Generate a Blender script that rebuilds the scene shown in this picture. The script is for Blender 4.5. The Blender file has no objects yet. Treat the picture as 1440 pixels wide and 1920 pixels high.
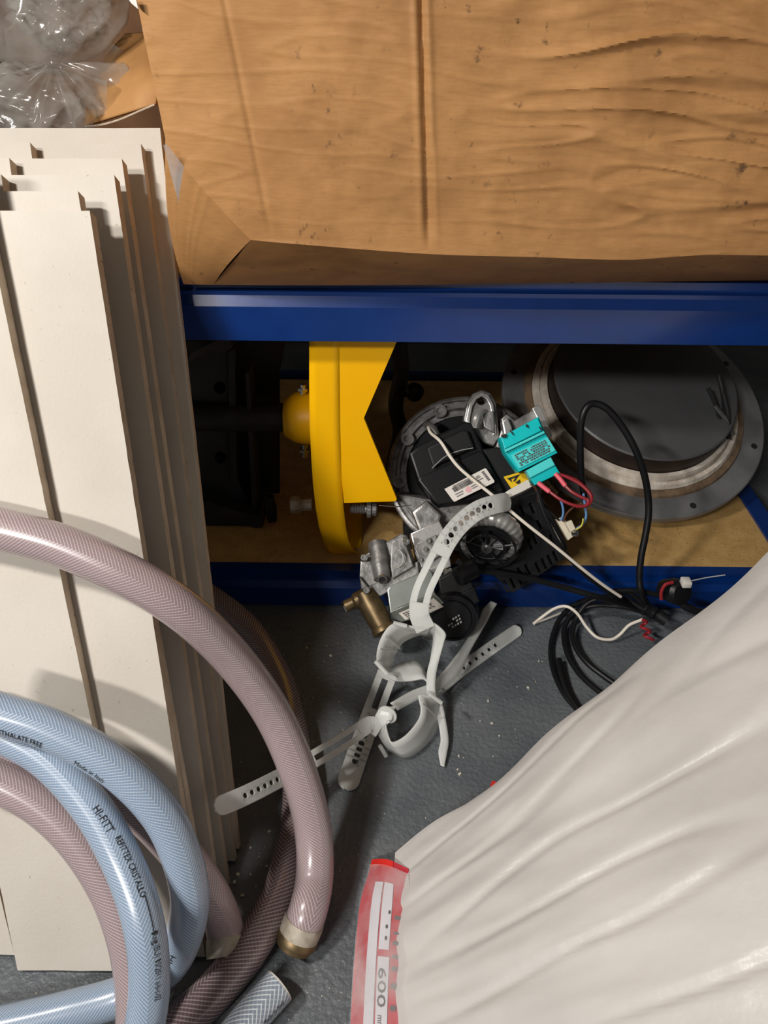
import bpy, bmesh, math, random
from mathutils import Vector, Matrix, noise

random.seed(7)
SC = bpy.context.scene
COL = SC.collection

# ------------------------------------------------------------------ camera
H = 0.79                      # camera height in metres
FPX = 1400.0                  # focal length in pixels of the 1440x1920 frame
PITCH = 37.0
ROLL = 0.55
cam_rot = Matrix.Rotation(math.radians(90 - PITCH), 4, 'X') @ Matrix.Rotation(math.radians(ROLL), 4, 'Z')
cam_mat = Matrix.Translation((0, 0, H)) @ cam_rot
cd = bpy.data.cameras.new('camera')
cd.sensor_fit = 'VERTICAL'
cd.sensor_height = 36.0
cd.lens = FPX / 1920.0 * 36.0
cd.clip_start = 0.02
cam = bpy.data.objects.new('camera', cd)
cam.matrix_world = cam_mat
COL.objects.link(cam)
SC.camera = cam

# ------------------------------------------------------------------ world, lamps, exposure
w = bpy.data.worlds.new('world')
SC.world = w
w.use_nodes = True
w.node_tree.nodes['Background'].inputs[0].default_value = (1.0, 0.93, 0.85, 1)
w.node_tree.nodes['Background'].inputs[1].default_value = 0.07


def area_lamp(name, loc, target, sx, sy, power, col):
    ld = bpy.data.lights.new(name, 'AREA')
    ld.shape = 'RECTANGLE'
    ld.size = sx
    ld.size_y = sy
    ld.energy = power
    ld.color = col
    o = bpy.data.objects.new(name, ld)
    o.location = loc
    o.rotation_euler = (Vector(target) - Vector(loc)).to_track_quat('-Z', 'Y').to_euler()
    COL.objects.link(o)
    return o


area_lamp('work_lamp', (-0.75, 0.10, 1.26), (0.0, 0.7, 0.2), 0.14, 0.05, 8.6, (1.0, 0.95, 0.89))
area_lamp('room_fill_light', (-1.3, -1.5, 1.95), (0.1, 0.7, 0.1), 0.6, 0.12, 36, (1.0, 0.96, 0.92))  # added fill from behind the camera, lifts the shelf contents

SC.view_settings.view_transform = 'Standard'
SC.view_settings.look = 'None'
SC.view_settings.gamma = 1.0
SC.view_settings.use_curve_mapping = False
SC.view_settings.exposure = 0.35

# ------------------------------------------------------------------ geometry helpers
R3 = cam_rot.to_3x3()
CPOS = Vector((0, 0, H))
CX = R3 @ Vector((1, 0, 0))
CY = R3 @ Vector((0, 1, 0))
CZ = R3 @ Vector((0, 0, 1))     # towards the camera


def ray(px, py):
    return R3 @ Vector(((px - 720) / FPX, -(py - 960) / FPX, -1.0))


def ond(px, py, d):
    return CPOS + ray(px, py) * d


def onz(px, py, z):
    r = ray(px, py)
    return CPOS + r * ((z - H) / r.z)


def ony(px, py, y):
    r = ray(px, py)
    return CPOS + r * (y / r.y)


def proj(p):
    q = R3.transposed() @ (p - CPOS)
    return (720 + FPX * q.x / -q.z, 960 - FPX * q.y / -q.z)


def P3(t):
    """(px, py, depth) or (px, py, 'z', height) or a Vector"""
    if isinstance(t, Vector):
        return t
    if len(t) == 4:
        return onz(t[0], t[1], t[3]) if t[2] == 'z' else ony(t[0], t[1], t[3])
    return ond(*t)


def catmull(pts, n=10):
    out = []
    m = len(pts)
    for i in range(m - 1):
        p0 = pts[i - 1] if i > 0 else pts[0] * 2 - pts[1]
        p1, p2 = pts[i], pts[i + 1]
        p3 = pts[i + 2] if i + 2 < m else pts[-1] * 2 - pts[-2]
        for k in range(n):
            t = k / n
            out.append(0.5 * ((2 * p1) + (p2 - p0) * t + (2 * p0 - 5 * p1 + 4 * p2 - p3) * t * t
                              + (3 * p1 - p0 - 3 * p2 + p3) * t ** 3))
    out.append(pts[-1].copy())
    return out


class MB:
    def __init__(s):
        s.v, s.f, s.uv, s.mi = [], [], {}, []

    def add(s, verts, faces, mi=0):
        o = len(s.v)
        s.v += [Vector(v) for v in verts]
        for f in faces:
            s.f.append(tuple(i + o for i in f))
            s.mi.append(mi)
        return o

    def box(s, c, size, rot=None, mi=0, bev=0.0):
        x, y, z = [k / 2 for k in size]
        if bev <= 0:
            vs = [(-x, -y, -z), (x, -y, -z), (x, y, -z), (-x, y, -z), (-x, -y, z), (x, -y, z), (x, y, z), (-x, y, z)]
            fs = [(0, 3, 2, 1), (4, 5, 6, 7), (0, 1, 5, 4), (1, 2, 6, 5), (2, 3, 7, 6), (3, 0, 4, 7)]
        else:
            bm = bmesh.new()
            bmesh.ops.create_cube(bm, size=1)
            for q in bm.verts:
                q.co = Vector((q.co.x * 2 * x, q.co.y * 2 * y, q.co.z * 2 * z))
            bmesh.ops.bevel(bm, geom=bm.edges[:], offset=bev, segments=2, affect='EDGES', profile=0.5)
            bm.verts.index_update()
            vs = [q.co.copy() for q in bm.verts]
            fs = [[q.index for q in f.verts] for f in bm.faces]
            bm.free()
        c = Vector(c)
        vs = [c + ((rot @ Vector(v)) if rot else Vector(v)) for v in vs]
        s.add(vs, fs, mi)

    def prism(s, poly, vec, mi=0):
        """closed 3-D polygon pushed along vec"""
        n = len(poly)
        vs = list(poly) + [p + vec for p in poly]
        fs = [tuple(range(n - 1, -1, -1)), tuple(range(n, 2 * n))]
        fs += [(i, (i + 1) % n, n + (i + 1) % n, n + i) for i in range(n)]
        s.add(vs, fs, mi)

    def tube(s, path, r, n=10, caps=True, mi=0):
        rs = r if isinstance(r, (list, tuple)) else [r] * len(path)
        fr = frames(path)
        rings = []
        for p, (t, a, b), rr in zip(path, fr, rs):
            rings.append([p + (a * math.cos(2 * math.pi * k / n) + b * math.sin(2 * math.pi * k / n)) * rr for k in range(n)])
        vs = [v for rg in rings for v in rg]
        fs = []
        for i in range(len(path) - 1):
            for k in range(n):
                fs.append((i * n + k, i * n + (k + 1) % n, (i + 1) * n + (k + 1) % n, (i + 1) * n + k))
        if caps:
            fs.append(tuple(range(n - 1, -1, -1)))
            L = (len(path) - 1) * n
            fs.append(tuple(range(L, L + n)))
        s.add(vs, fs, mi)

    def lathe(s, org, axis, prof, n=32, mi=0, ref=None, caps=True):
        """prof: list of (radius, along)"""
        ax = axis.normalized()
        a = (ref or Vector((0, 0, 1))).cross(ax)
        if a.length < 1e-4:
            a = Vector((1, 0, 0)).cross(ax)
        a.normalize()
        b = ax.cross(a)
        m = len(prof)
        vs = []
        for r, h in prof:
            for k in range(n):
                th = 2 * math.pi * k / n
                vs.append(org + ax * h + (a * math.cos(th) + b * math.sin(th)) * r)
        fs = []
        for i in range(m - 1):
            for k in range(n):
                fs.append((i * n + k, i * n + (k + 1) % n, (i + 1) * n + (k + 1) % n, (i + 1) * n + k))
        if caps:
            if prof[0][0] > 1e-5:
                fs.append(tuple(range(n - 1, -1, -1)))
            if prof[-1][0] > 1e-5:
                fs.append(tuple(range((m - 1) * n, m * n)))
        s.add(vs, fs, mi)

    def cyl(s, p, q, r, n=16, mi=0):
        p, q = Vector(p), Vector(q)
        s.lathe(p, q - p, [(r, 0), (r, (q - p).length)], n, mi)

    def build(s, name, mats, parent=None, smooth=True, angle=35, uv=None):
        me = bpy.data.meshes.new(name)
        me.from_pydata([tuple(v) for v in s.v], [], s.f)
        mats = mats if isinstance(mats, (list, tuple)) else [mats]
        for m in mats:
            me.materials.append(m)
        for p, i in zip(me.polygons, s.mi):
            p.material_index = i
        if uv:
            l = me.uv_layers.new(name='UVMap')
            for p in me.polygons:
                for li in p.loop_indices:
                    l.data[li].uv = uv[me.loops[li].vertex_index]
        me.validate()
        fix_normals(me, smooth, angle)
        return link(name, me, parent)


def fix_normals(me, smooth=True, angle=35):
    bm = bmesh.new()
    bm.from_mesh(me)
    bmesh.ops.recalc_face_normals(bm, faces=bm.faces[:])
    for f in bm.faces:
        f.smooth = smooth
    if smooth:
        for e in bm.edges:
            if len(e.link_faces) == 2:
                e.smooth = e.calc_face_angle(0) < math.radians(angle)
    bm.to_mesh(me)
    bm.free()


def link(name, data, parent=None):
    o = bpy.data.objects.new(name, data)
    COL.objects.link(o)
    if parent is not None:
        o.parent = parent
        base = parent
        off = Vector(base.location)
        if base.parent is not None and base.type != 'EMPTY':
            off = Vector((0, 0, 0))
        if base.type == 'EMPTY':
            o.matrix_parent_inverse = Matrix.Translation(-off)
    return o


def frames(path, first=None):
    out = []
    n = len(path)
    a = first
    for i in range(n):
        t = (path[min(i + 1, n - 1)] - path[max(i - 1, 0)])
        if t.length < 1e-9:
            t = Vector((0, 0, 1))
        t.normalize()
        if a is None:
            a = t.cross(Vector((0.13, 0.2, 0.97)))
            if a.length < 1e-3:
                a = t.cross(Vector((1, 0, 0)))
        a = a - t * a.dot(t)
        a.normalize()
        out.append((t, a, t.cross(a)))
    return out


def tag(o, label, cat, group=None, kind=None):
    o['label'] = label
    o['category'] = cat
    if group:
        o['group'] = group
    if kind:
        o['kind'] = kind
    return o


def structure(o):
    o['kind'] = 'structure'
    return o


def thing(name, loc, label, cat, group=None):
    o = bpy.data.objects.new(name, None)
    o.empty_display_size = 0.02
    o.location = loc
    COL.objects.link(o)
    return tag(o, label, cat, group)


def curve_mesh(outlines, extrude, bevel=0.0):
    """2-D outlines (first is the outer one, others are holes) -> extruded mesh in local XY"""
    cu = bpy.data.curves.new('tmp', 'CURVE')
    cu.dimensions = '2D'
    cu.fill_mode = 'BOTH'
    cu.extrude = extrude
    cu.bevel_depth = bevel
    cu.bevel_resolution = 1
    cu.offset = -bevel
    for pts in outlines:
        sp = cu.splines.new('POLY')
        sp.points.add(len(pts) - 1)
        for q, p in zip(sp.points, pts):
            q.co = (p[0], p[1], 0, 1)
        sp.use_cyclic_u = True
    o = bpy.data.objects.new('tmp', cu)
    COL.objects.link(o)
    dg = bpy.context.evaluated_depsgraph_get()
    me = bpy.data.meshes.new_from_object(o.evaluated_get(dg))
    bpy.data.objects.remove(o)
    bpy.data.curves.remove(cu)
    return me


def circ(cx, cy, r, n=14, ry=None):
    ry = ry or r
    return [(cx + r * math.cos(2 * math.pi * k / n), cy + ry * math.sin(2 * math.pi * k / n)) for k in range(n)]


def tilted(tx=0.0, ty=0.0):
    """camera-facing frame turned by tx about image right and ty about image up (degrees)"""
    q = Matrix.Rotation(math.radians(tx), 3, CX) @ Matrix.Rotation(math.radians(ty), 3, CY)
    return q @ CX, q @ CY, q @ CZ


def plate(name, mats, parent, outline, depth, thick, holes=(), bevel=0.0008, tx=0, ty=0, smooth=True, pivot=None):
    """outline in photo pixels, at a camera depth; thickness goes away from the camera"""
    if pivot is None:
        pivot = (sum(p[0] for p in outline) / len(outline), sum(p[1] for p in outline) / len(outline))
    sc = depth / FPX
    ex, ey, ez = tilted(tx, ty)
    o = ond(pivot[0], pivot[1], depth)
    cv = lambda pts: [((p[0] - pivot[0]) * sc, -(p[1] - pivot[1]) * sc) for p in pts]
    me = curve_mesh([cv(outline)] + [cv(h) for h in holes], max(thick / 2 - bevel, 1e-5), bevel)
    for v in me.vertices:
        c = v.co.copy()
        v.co = o + ex * c.x + ey * c.y + ez * (c.z - thick / 2)
    for m in (mats if isinstance(mats, (list, tuple)) else [mats]):
        me.materials.append(m)
    me.name = name
    fix_normals(me, smooth, 30)
    return link(name, me, parent)


def rect(cx, cy, w_, h_, rot=0):
    c, s_ = math.cos(math.radians(rot)), math.sin(math.radians(rot))
    return [(cx + x * c - y * s_, cy + x * s_ + y * c) for x, y in
            ((-w_ / 2, -h_ / 2), (w_ / 2, -h_ / 2), (w_ / 2, h_ / 2), (-w_ / 2, h_ / 2))]


def text_mesh(body, width, height):
    cu = bpy.data.curves.new('tmp', 'FONT')
    cu.body = body
    cu.resolution_u = 2
    o = bpy.data.objects.new('tmp', cu)
    COL.objects.link(o)
    dg = bpy.context.evaluated_depsgraph_get()
    me = bpy.data.meshes.new_from_object(o.evaluated_get(dg))
    bpy.data.objects.remove(o)
    bpy.data.curves.remove(cu)
    xs = [v.co.x for v in me.vertices]
    ys = [v.co.y for v in me.vertices]
    x0, x1, y1 = min(xs), max(xs), max(ys)
    for v in me.vertices:
        v.co.x = (v.co.x - x0) / (x1 - x0) * width
        v.co.y = v.co.y / y1 * height - height / 2
    return me


def wire(name, m, parent, pts, r, n=8, seg=8):
    path = catmull([P3(p) for p in pts], seg)
    mb = MB()
    mb.tube(path, r, n)
    return mb.build(name, m, parent)


# ------------------------------------------------------------------ materials
def mat(name, col, rough=0.5, metal=0.0, col2=None, nscale=20, nlo=0.35, nhi=0.65, detail=4,
        bump=0.0, bscale=80, bdist=0.002, coat=0.0, spec=0.5, stretch=None, speck=None, alpha=1.0,
        trans=0.0, sss=0.0):
    m = bpy.data.materials.new(name)
    m.use_nodes = True
    nt = m.node_tree
    b = nt.nodes['Principled BSDF']
    b.inputs['Base Color'].default_value = (*col, 1)
    b.inputs['Roughness'].default_value = rough
    b.inputs['Metallic'].default_value = metal
    b.inputs['Coat Weight'].default_value = coat
    b.inputs['Coat Roughness'].default_value = 0.12
    b.inputs['Specular IOR Level'].default_value = spec
    b.inputs['Alpha'].default_value = alpha
    b.inputs['Transmission Weight'].default_value = trans
    if sss:
        b.inputs['Subsurface Weight'].default_value = sss
        b.inputs['Subsurface Radius'].default_value = (0.01, 0.01, 0.01)
        b.inputs['Subsurface Scale'].default_value = 0.3
    tc = nt.nodes.new('ShaderNodeTexCoord')
    src = tc.outputs['Object']
    if stretch:
        mp = nt.nodes.new('ShaderNodeMapping')
        mp.inputs['Scale'].default_value = stretch
        nt.links.new(src, mp.inputs[0])
        src = mp.outputs[0]
    last = None
    if col2 is not None:
        nz = nt.nodes.new('ShaderNodeTexNoise')
        nz.inputs['Scale'].default_value = nscale
        nz.inputs['Detail'].default_value = detail
        nt.links.new(src, nz.inputs['Vector'])
        rp = nt.nodes.new('ShaderNodeValToRGB')
        rp.color_ramp.elements[0].position = nlo
        rp.color_ramp.elements[1].position = nhi
        rp.color_ramp.elements[0].color = (*col, 1)
        rp.color_ramp.elements[1].color = (*col2, 1)
        nt.links.new(nz.outputs['Fac'], rp.inputs[0])
        last = rp.outputs[0]
    if speck:
        scol, sscale, th = speck
        n2 = nt.nodes.new('ShaderNodeTexNoise')
        n2.inputs['Scale'].default_value = sscale
        n2.inputs['Detail'].default_value = 3
        nt.links.new(tc.outputs['Object'], n2.inputs['Vector'])
        r2 = nt.nodes.new('ShaderNodeValToRGB')
        r2.color_ramp.elements[0].position = th
        r2.color_ramp.elements[1].position = th + 0.05
        nt.links.new(n2.outputs['Fac'], r2.inputs[0])
        mx = nt.nodes.new('ShaderNodeMix')
        mx.data_type = 'RGBA'
        nt.links.new(r2.outputs[0], mx.inputs['Factor'])
        if last is not None:
            nt.links.new(last, mx.inputs['A'])
        else:
            mx.inputs['A'].default_value = (*col, 1)
        mx.inputs['B'].default_value = (*scol, 1)
        last = mx.outputs['Result']
    if last is not None:
        nt.links.new(last, b.inputs['Base Color'])
    if bump:
        n3 = nt.nodes.new('ShaderNodeTexNoise')
        n3.inputs['Scale'].default_value = bscale
        n3.inputs['Detail'].default_value = 5
        nt.links.new(src, n3.inputs['Vector'])
        bp = nt.nodes.new('ShaderNodeBump')
        bp.inputs['Strength'].default_value = bump
        bp.inputs['Distance'].default_value = bdist
        nt.links.new(n3.outputs['Fac'], bp.inputs['Height'])
        nt.links.new(bp.outputs[0], b.inputs['Normal'])
    return m


def s2l(r, g, b):
    f = lambda c: (c / 255 / 12.92) if c / 255 <= 0.04045 else ((c / 255 + 0.055) / 1.055) ** 2.4
    return (f(r), f(g), f(b))


def hose_mat(name, base, base2, thread, rough=0.28, alpha=1.0, lines=32, width=0.14):
    m = bpy.data.materials.new(name)
    m.use_nodes = True
    nt = m.node_tree
    N, L = nt.nodes, nt.links
    b = N['Principled BSDF']
    b.inputs['Roughness'].default_value = rough
    b.inputs['Coat Weight'].default_value = 0.35
    b.inputs['Coat Roughness'].default_value = 0.15
    b.inputs['Subsurface Weight'].default_value = 0.25
    b.inputs['Subsurface Radius'].default_value = (0.01, 0.008, 0.008)
    b.inputs['Subsurface Scale'].default_value = 0.5
    b.inputs['Alpha'].default_value = alpha
    uv = N.new('ShaderNodeUVMap')
    sp = N.new('ShaderNodeSeparateXYZ')
    L.new(uv.outputs[0], sp.inputs[0])

    def math_(op, a, bb=None):
        n = N.new('ShaderNodeMath')
        n.operation = op
        for i, x in enumerate((a, bb)):
            if x is None:
                continue
            if isinstance(x, (int, float)):
                n.inputs[i].default_value = x
            else:
                L.new(x, n.inputs[i])
        return n.outputs[0]

    u, v = sp.outputs[0], sp.outputs[1]
    un = math_('MULTIPLY', u, lines)
    vn = math_('MULTIPLY', v, lines / 0.105)
    outs = []
    for op in ('ADD', 'SUBTRACT'):
        ph = math_(op, un, vn)
        fr = math_('FRACT', ph)
        d = math_('ABSOLUTE', math_('SUBTRACT', fr, 0.5))
        outs.append(math_('LESS_THAN', d, width))
    half = math_('LESS_THAN', math_('FRACT', u), 0.5)
    other = math_('SUBTRACT', 1.0, half)
    fa = math_('MULTIPLY', outs[0], math_('ADD', math_('MULTIPLY', half, 0.75), 0.25))
    fb = math_('MULTIPLY', outs[1], math_('ADD', math_('MULTIPLY', other, 0.75), 0.25))
    mxl = math_('MAXIMUM', fa, fb)
    nz = N.new('ShaderNodeTexNoise')
    nz.inputs['Scale'].default_value = 14
    tc = N.new('ShaderNodeTexCoord')
    L.new(tc.outputs['Object'], nz.inputs['Vector'])
    m1 = N.new('ShaderNodeMix')
    m1.data_type = 'RGBA'
    L.new(nz.outputs['Fac'], m1.inputs['Factor'])
    m1.inputs['A'].default_value = (*base, 1)
    m1.inputs['B'].default_value = (*base2, 1)
    m2 = N.new('ShaderNodeMix')
    m2.data_type = 'RGBA'
    L.new(math_('MULTIPLY', mxl, 0.85), m2.inputs['Factor'])
    L.new(m1.outputs['Result'], m2.inputs['A'])
    m2.inputs['B'].default_value = (*thread, 1)
    L.new(m2.outputs['Result'], b.inputs['Base Color'])
    bp = N.new('ShaderNodeBump')
    bp.inputs['Strength'].default_value = 0.15
    bp.inputs['Distance'].default_value = 0.0006
    L.new(mxl, bp.inputs['Height'])
    L.new(bp.outputs[0], b.inputs['Normal'])
    return m


M = {}
M['floor'] = mat('painted_concrete', s2l(86, 92, 97), 0.42, col2=s2l(110, 114, 117), nscale=9, bump=0.8, bscale=170,
                 bdist=0.0025, speck=(s2l(150, 152, 150), 260, 0.70))
M['wall'] = mat('rough_wall', s2l(120, 118, 112), 0.8, col2=s2l(95, 93, 90), nscale=6, bump=0.3)
M['blue'] = mat('blue_enamel', (0.0012, 0.026, 0.150), 0.30, col2=(0.0015, 0.030, 0.17), nscale=30, coat=0.25, bump=0.03, bscale=60)
M['mdf'] = mat('fibreboard', s2l(200, 164, 104), 0.6, col2=s2l(186, 148, 90), nscale=40, speck=(s2l(140, 104, 55), 400, 0.62))
M['card'] = None
M['kraft'] = mat('kraft_flap', s2l(186, 138, 84), 0.7, col2=s2l(165, 120, 70), nscale=18, bump=0.25, bscale=50)
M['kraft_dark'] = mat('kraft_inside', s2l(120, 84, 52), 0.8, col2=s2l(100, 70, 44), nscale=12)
M['board'] = mat('plasterboard_face', s2l(203, 197, 187), 0.85, col2=s2l(194, 187, 176), nscale=9, bump=0.15, bscale=300,
                 speck=(s2l(170, 160, 148), 230, 0.71))
M['board_edge'] = mat('plasterboard_core', s2l(204, 188, 168), 0.9, col2=s2l(184, 167, 146), nscale=25, stretch=(6, 1, 1),
                      bump=0.4, bscale=120, speck=(s2l(120, 100, 84), 200, 0.68))
M['yellow'] = mat('yellow_paint', s2l(255, 194, 4), 0.42, col2=s2l(255, 188, 0), nscale=15, bump=0.05, bscale=200, spec=0.35,
                  speck=(s2l(90, 60, 10), 60, 0.775))
M['black'] = mat('black_plastic', (0.008, 0.008, 0.009), 0.38, bump=0.05, bscale=300, spec=0.3)
M['blackm'] = mat('black_matt', (0.009, 0.009, 0.010), 0.55, spec=0.3)
M['black_steel'] = mat('black_steel', (0.018, 0.018, 0.019), 0.42, spec=0.4, col2=(0.026, 0.026, 0.028), nscale=30)
M['cable'] = mat('black_cable', (0.008, 0.008, 0.009), 0.40, spec=0.3)
M['alu'] = mat('cast_aluminium', (0.36, 0.35, 0.34), 0.44, 0.7, col2=(0.17, 0.167, 0.163), nscale=70, bump=0.35, bscale=140, bdist=0.0015)
M['alu_b'] = mat('brushed_aluminium', (0.56, 0.55, 0.53), 0.34, 0.7, bump=0.1, bscale=200)
M['zinc'] = mat('zinc_plate', (0.45, 0.48, 0.45), 0.32, 0.85, col2=(0.36, 0.40, 0.38), nscale=30)
M['steel'] = mat('screw_steel', (0.6, 0.6, 0.58), 0.25, 1.0)
M['brass'] = mat('brass', (0.24, 0.17, 0.085), 0.42, 0.7, col2=(0.12, 0.085, 0.045), nscale=60)
M['teal'] = mat('teal_plastic', s2l(0, 205, 208), 0.4, col2=s2l(0, 196, 200), nscale=20)
M['teal2'] = mat('pale_teal_plastic', s2l(84, 226, 224), 0.4)
M['label'] = mat('paper_label', s2l(228, 222, 214), 0.5)
M['ink'] = mat('black_ink', (0.012, 0.012, 0.012), 0.6)
M['inkg'] = mat('grey_ink', (0.10, 0.09, 0.09), 0.6)
M['pinkdot'] = mat('pink_stamp', s2l(226, 176, 180), 0.6)
M['esd'] = mat('yellow_sticker', s2l(245, 200, 20), 0.45)
M['red_w'] = mat('red_cable', s2l(150, 38, 46), 0.4)
M['pink_w'] = mat('pink_sleeve', s2l(236, 96, 112), 0.45)
M['white_w'] = mat('white_cable', s2l(235, 226, 212), 0.45)
M['blue_w'] = mat('blue_cable', s2l(96, 140, 190), 0.45)
M['brown_w'] = mat('brown_cable', s2l(96, 62, 44), 0.45)
M['yg_w'] = mat('yellow_green_cable', s2l(190, 180, 60), 0.45)
M['cream'] = mat('cream_plastic', s2l(222, 212, 190), 0.45)
M['clearw'] = mat('milky_connector', s2l(222, 218, 210), 0.3)
M['grey_p'] = mat('grey_printed', (0.35, 0.35, 0.34), 0.4)
M['dish_top'] = mat('dark_sheet_steel', (0.085, 0.087, 0.092), 0.5, 0.2, col2=(0.12, 0.122, 0.126), nscale=6, bump=0.06, bscale=40)
M['dish_side'] = mat('brown_steel', s2l(66, 54, 47), 0.5, 0.4, col2=s2l(46, 38, 34), nscale=14)
M['flange'] = mat('grey_flange', (0.17, 0.172, 0.175), 0.45, 0.4, col2=(0.25, 0.25, 0.25), nscale=22, bump=0.12, bscale=60)
M['rope'] = mat('white_rope_gasket', s2l(222, 214, 202), 0.85, col2=s2l(196, 184, 168), nscale=60, bump=0.5, bscale=180)
M['rust'] = mat('brown_residue', s2l(128, 106, 82), 0.9, col2=s2l(96, 78, 60), nscale=50, bump=0.6, bscale=150)
M['nylon'] = mat('milky_nylon', s2l(236, 238, 234), 0.33, alpha=0.74, sss=0.5, col2=s2l(226, 228, 224), nscale=25)
M['mauve'] = hose_mat('mauve_braided_pvc', s2l(154, 134, 135), s2l(142, 123, 126), s2l(196, 184, 185))
M['mauve_d'] = hose_mat('clear_dark_braided_pvc', s2l(112, 94, 96), s2l(98, 82, 84), s2l(178, 164, 164), rough=0.2, lines=24, width=0.15)
M['blueh'] = hose_mat('blue_braided_pvc', s2l(134, 155, 180), s2l(124, 144, 170), s2l(194, 204, 214))
M['paleh'] = hose_mat('pale_braided_pvc', s2l(140, 150, 162), s2l(128, 140, 154), s2l(220, 226, 228), lines=20)
M['ferrule'] = mat('dirty_ferrule', s2l(190, 182, 166), 0.55, 0.2, col2=s2l(140, 128, 112), nscale=60, bump=0.3, bscale=90)
M['redprint'] = mat('red_printed_film', s2l(196, 56, 70), 0.4, col2=s2l(186, 44, 56), nscale=14)
M['redbright'] = mat('bright_red_sack', s2l(222, 48, 40), 0.45)
M['whiteprint'] = mat('white_printed_panel', s2l(216, 216, 222), 0.45)
M['chip'] = mat('pale_chips', s2l(214, 208, 190), 0.8)


def cardboard():
    m = mat('corrugated_cardboard', s2l(184, 137, 86), 0.62, col2=s2l(170, 124, 76), nscale=5, bump=0.10, bscale=60,
            bdist=0.003, spec=0.3)
    nt = m.node_tree
    b = nt.nodes['Principled BSDF']
    base = b.inputs['Base Color'].links[0].from_socket
    tc = nt.nodes.new('ShaderNodeTexCoord')
    # dark grime spots
    n1 = nt.nodes.new('ShaderNodeTexNoise')
    n1.inputs['Scale'].default_value = 75
    n1.inputs['Detail'].default_value = 6
    n1.inputs['Roughness'].default_value = 0.62
    nt.links.new(tc.outputs['Object'], n1.inputs['Vector'])
    r1 = nt.nodes.new('ShaderNodeValToRGB')
    r1.color_ramp.elements[0].position = 0.615
    r1.color_ramp.elements[1].position = 0.72
    nt.links.new(n1.outputs['Fac'], r1.inputs[0])
    n2 = nt.nodes.new('ShaderNodeTexNoise')
    n2.inputs['Scale'].default_value = 9
    nt.links.new(tc.outputs['Object'], n2.inputs['Vector'])
    r2 = nt.nodes.new('ShaderNodeValToRGB')
    r2.color_ramp.elements[0].position = 0.45
    r2.color_ramp.elements[1].position = 0.62
    nt.links.new(n2.outputs['Fac'], r2.inputs[0])
    mu = nt.nodes.new('ShaderNodeMath')
    mu.operation = 'MULTIPLY'
    nt.links.new(r1.outputs[0], mu.inputs[0])
    nt.links.new(r2.outputs[0], mu.inputs[1])
    # fibre streaks
    mp = nt.nodes.new('ShaderNodeMapping')
    mp.inputs['Scale'].default_value = (70, 70, 500)
    nt.links.new(tc.outputs['Object'], mp.inputs[0])
    n3 = nt.nodes.new('ShaderNodeTexNoise')
    n3.inputs['Scale'].default_value = 1
    n3.inputs['Detail'].default_value = 3
    nt.links.new(mp.outputs[0], n3.inputs['Vector'])
    mx0 = nt.nodes.new('ShaderNodeMix')
    mx0.data_type = 'RGBA'
    mx0.blend_type = 'MULTIPLY'
    r3 = nt.nodes.new('ShaderNodeValToRGB')
    r3.color_ramp.elements[0].position = 0.3
    r3.color_ramp.elements[1].position = 0.6
    r3.color_ramp.elements[0].color = (0.91, 0.89, 0.87, 1)
    r3.color_ramp.elements[1].color = (1, 1, 1, 1)
    nt.links.new(n3.outputs['Fac'], r3.inputs[0])
    mx0.inputs['Factor'].default_value = 1
    nt.links.new(base, mx0.inputs['A'])
    nt.links.new(r3.outputs[0], mx0.inputs['B'])
    # cloudy brown darkening, ramped in along X right of the left edge strip
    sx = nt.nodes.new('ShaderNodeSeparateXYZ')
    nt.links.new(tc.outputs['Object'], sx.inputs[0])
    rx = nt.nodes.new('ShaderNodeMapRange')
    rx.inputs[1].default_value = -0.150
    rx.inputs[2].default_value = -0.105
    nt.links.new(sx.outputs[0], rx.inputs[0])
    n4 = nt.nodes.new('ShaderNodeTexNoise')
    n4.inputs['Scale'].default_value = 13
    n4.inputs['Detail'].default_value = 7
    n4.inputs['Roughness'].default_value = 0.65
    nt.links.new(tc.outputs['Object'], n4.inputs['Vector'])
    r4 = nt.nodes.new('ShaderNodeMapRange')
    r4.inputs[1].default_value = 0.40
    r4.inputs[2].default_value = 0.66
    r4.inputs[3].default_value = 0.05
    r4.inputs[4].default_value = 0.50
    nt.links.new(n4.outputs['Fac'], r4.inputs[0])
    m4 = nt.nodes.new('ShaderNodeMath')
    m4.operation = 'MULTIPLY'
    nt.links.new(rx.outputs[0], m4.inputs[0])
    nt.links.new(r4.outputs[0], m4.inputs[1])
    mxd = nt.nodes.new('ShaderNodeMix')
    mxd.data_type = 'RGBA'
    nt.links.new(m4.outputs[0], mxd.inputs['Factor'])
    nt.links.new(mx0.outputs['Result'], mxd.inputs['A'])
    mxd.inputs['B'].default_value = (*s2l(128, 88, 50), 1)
    mx = nt.nodes.new('ShaderNodeMix')
    mx.data_type = 'RGBA'
    nt.links.new(mu.outputs[0], mx.inputs['Factor'])
    nt.links.new(mxd.outputs['Result'], mx.inputs['A'])
    mx.inputs['B'].default_value = (*s2l(84, 62, 44), 1)
    nt.links.new(mx.outputs['Result'], b.inputs['Base Color'])
    return m


M['card'] = cardboard()


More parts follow.
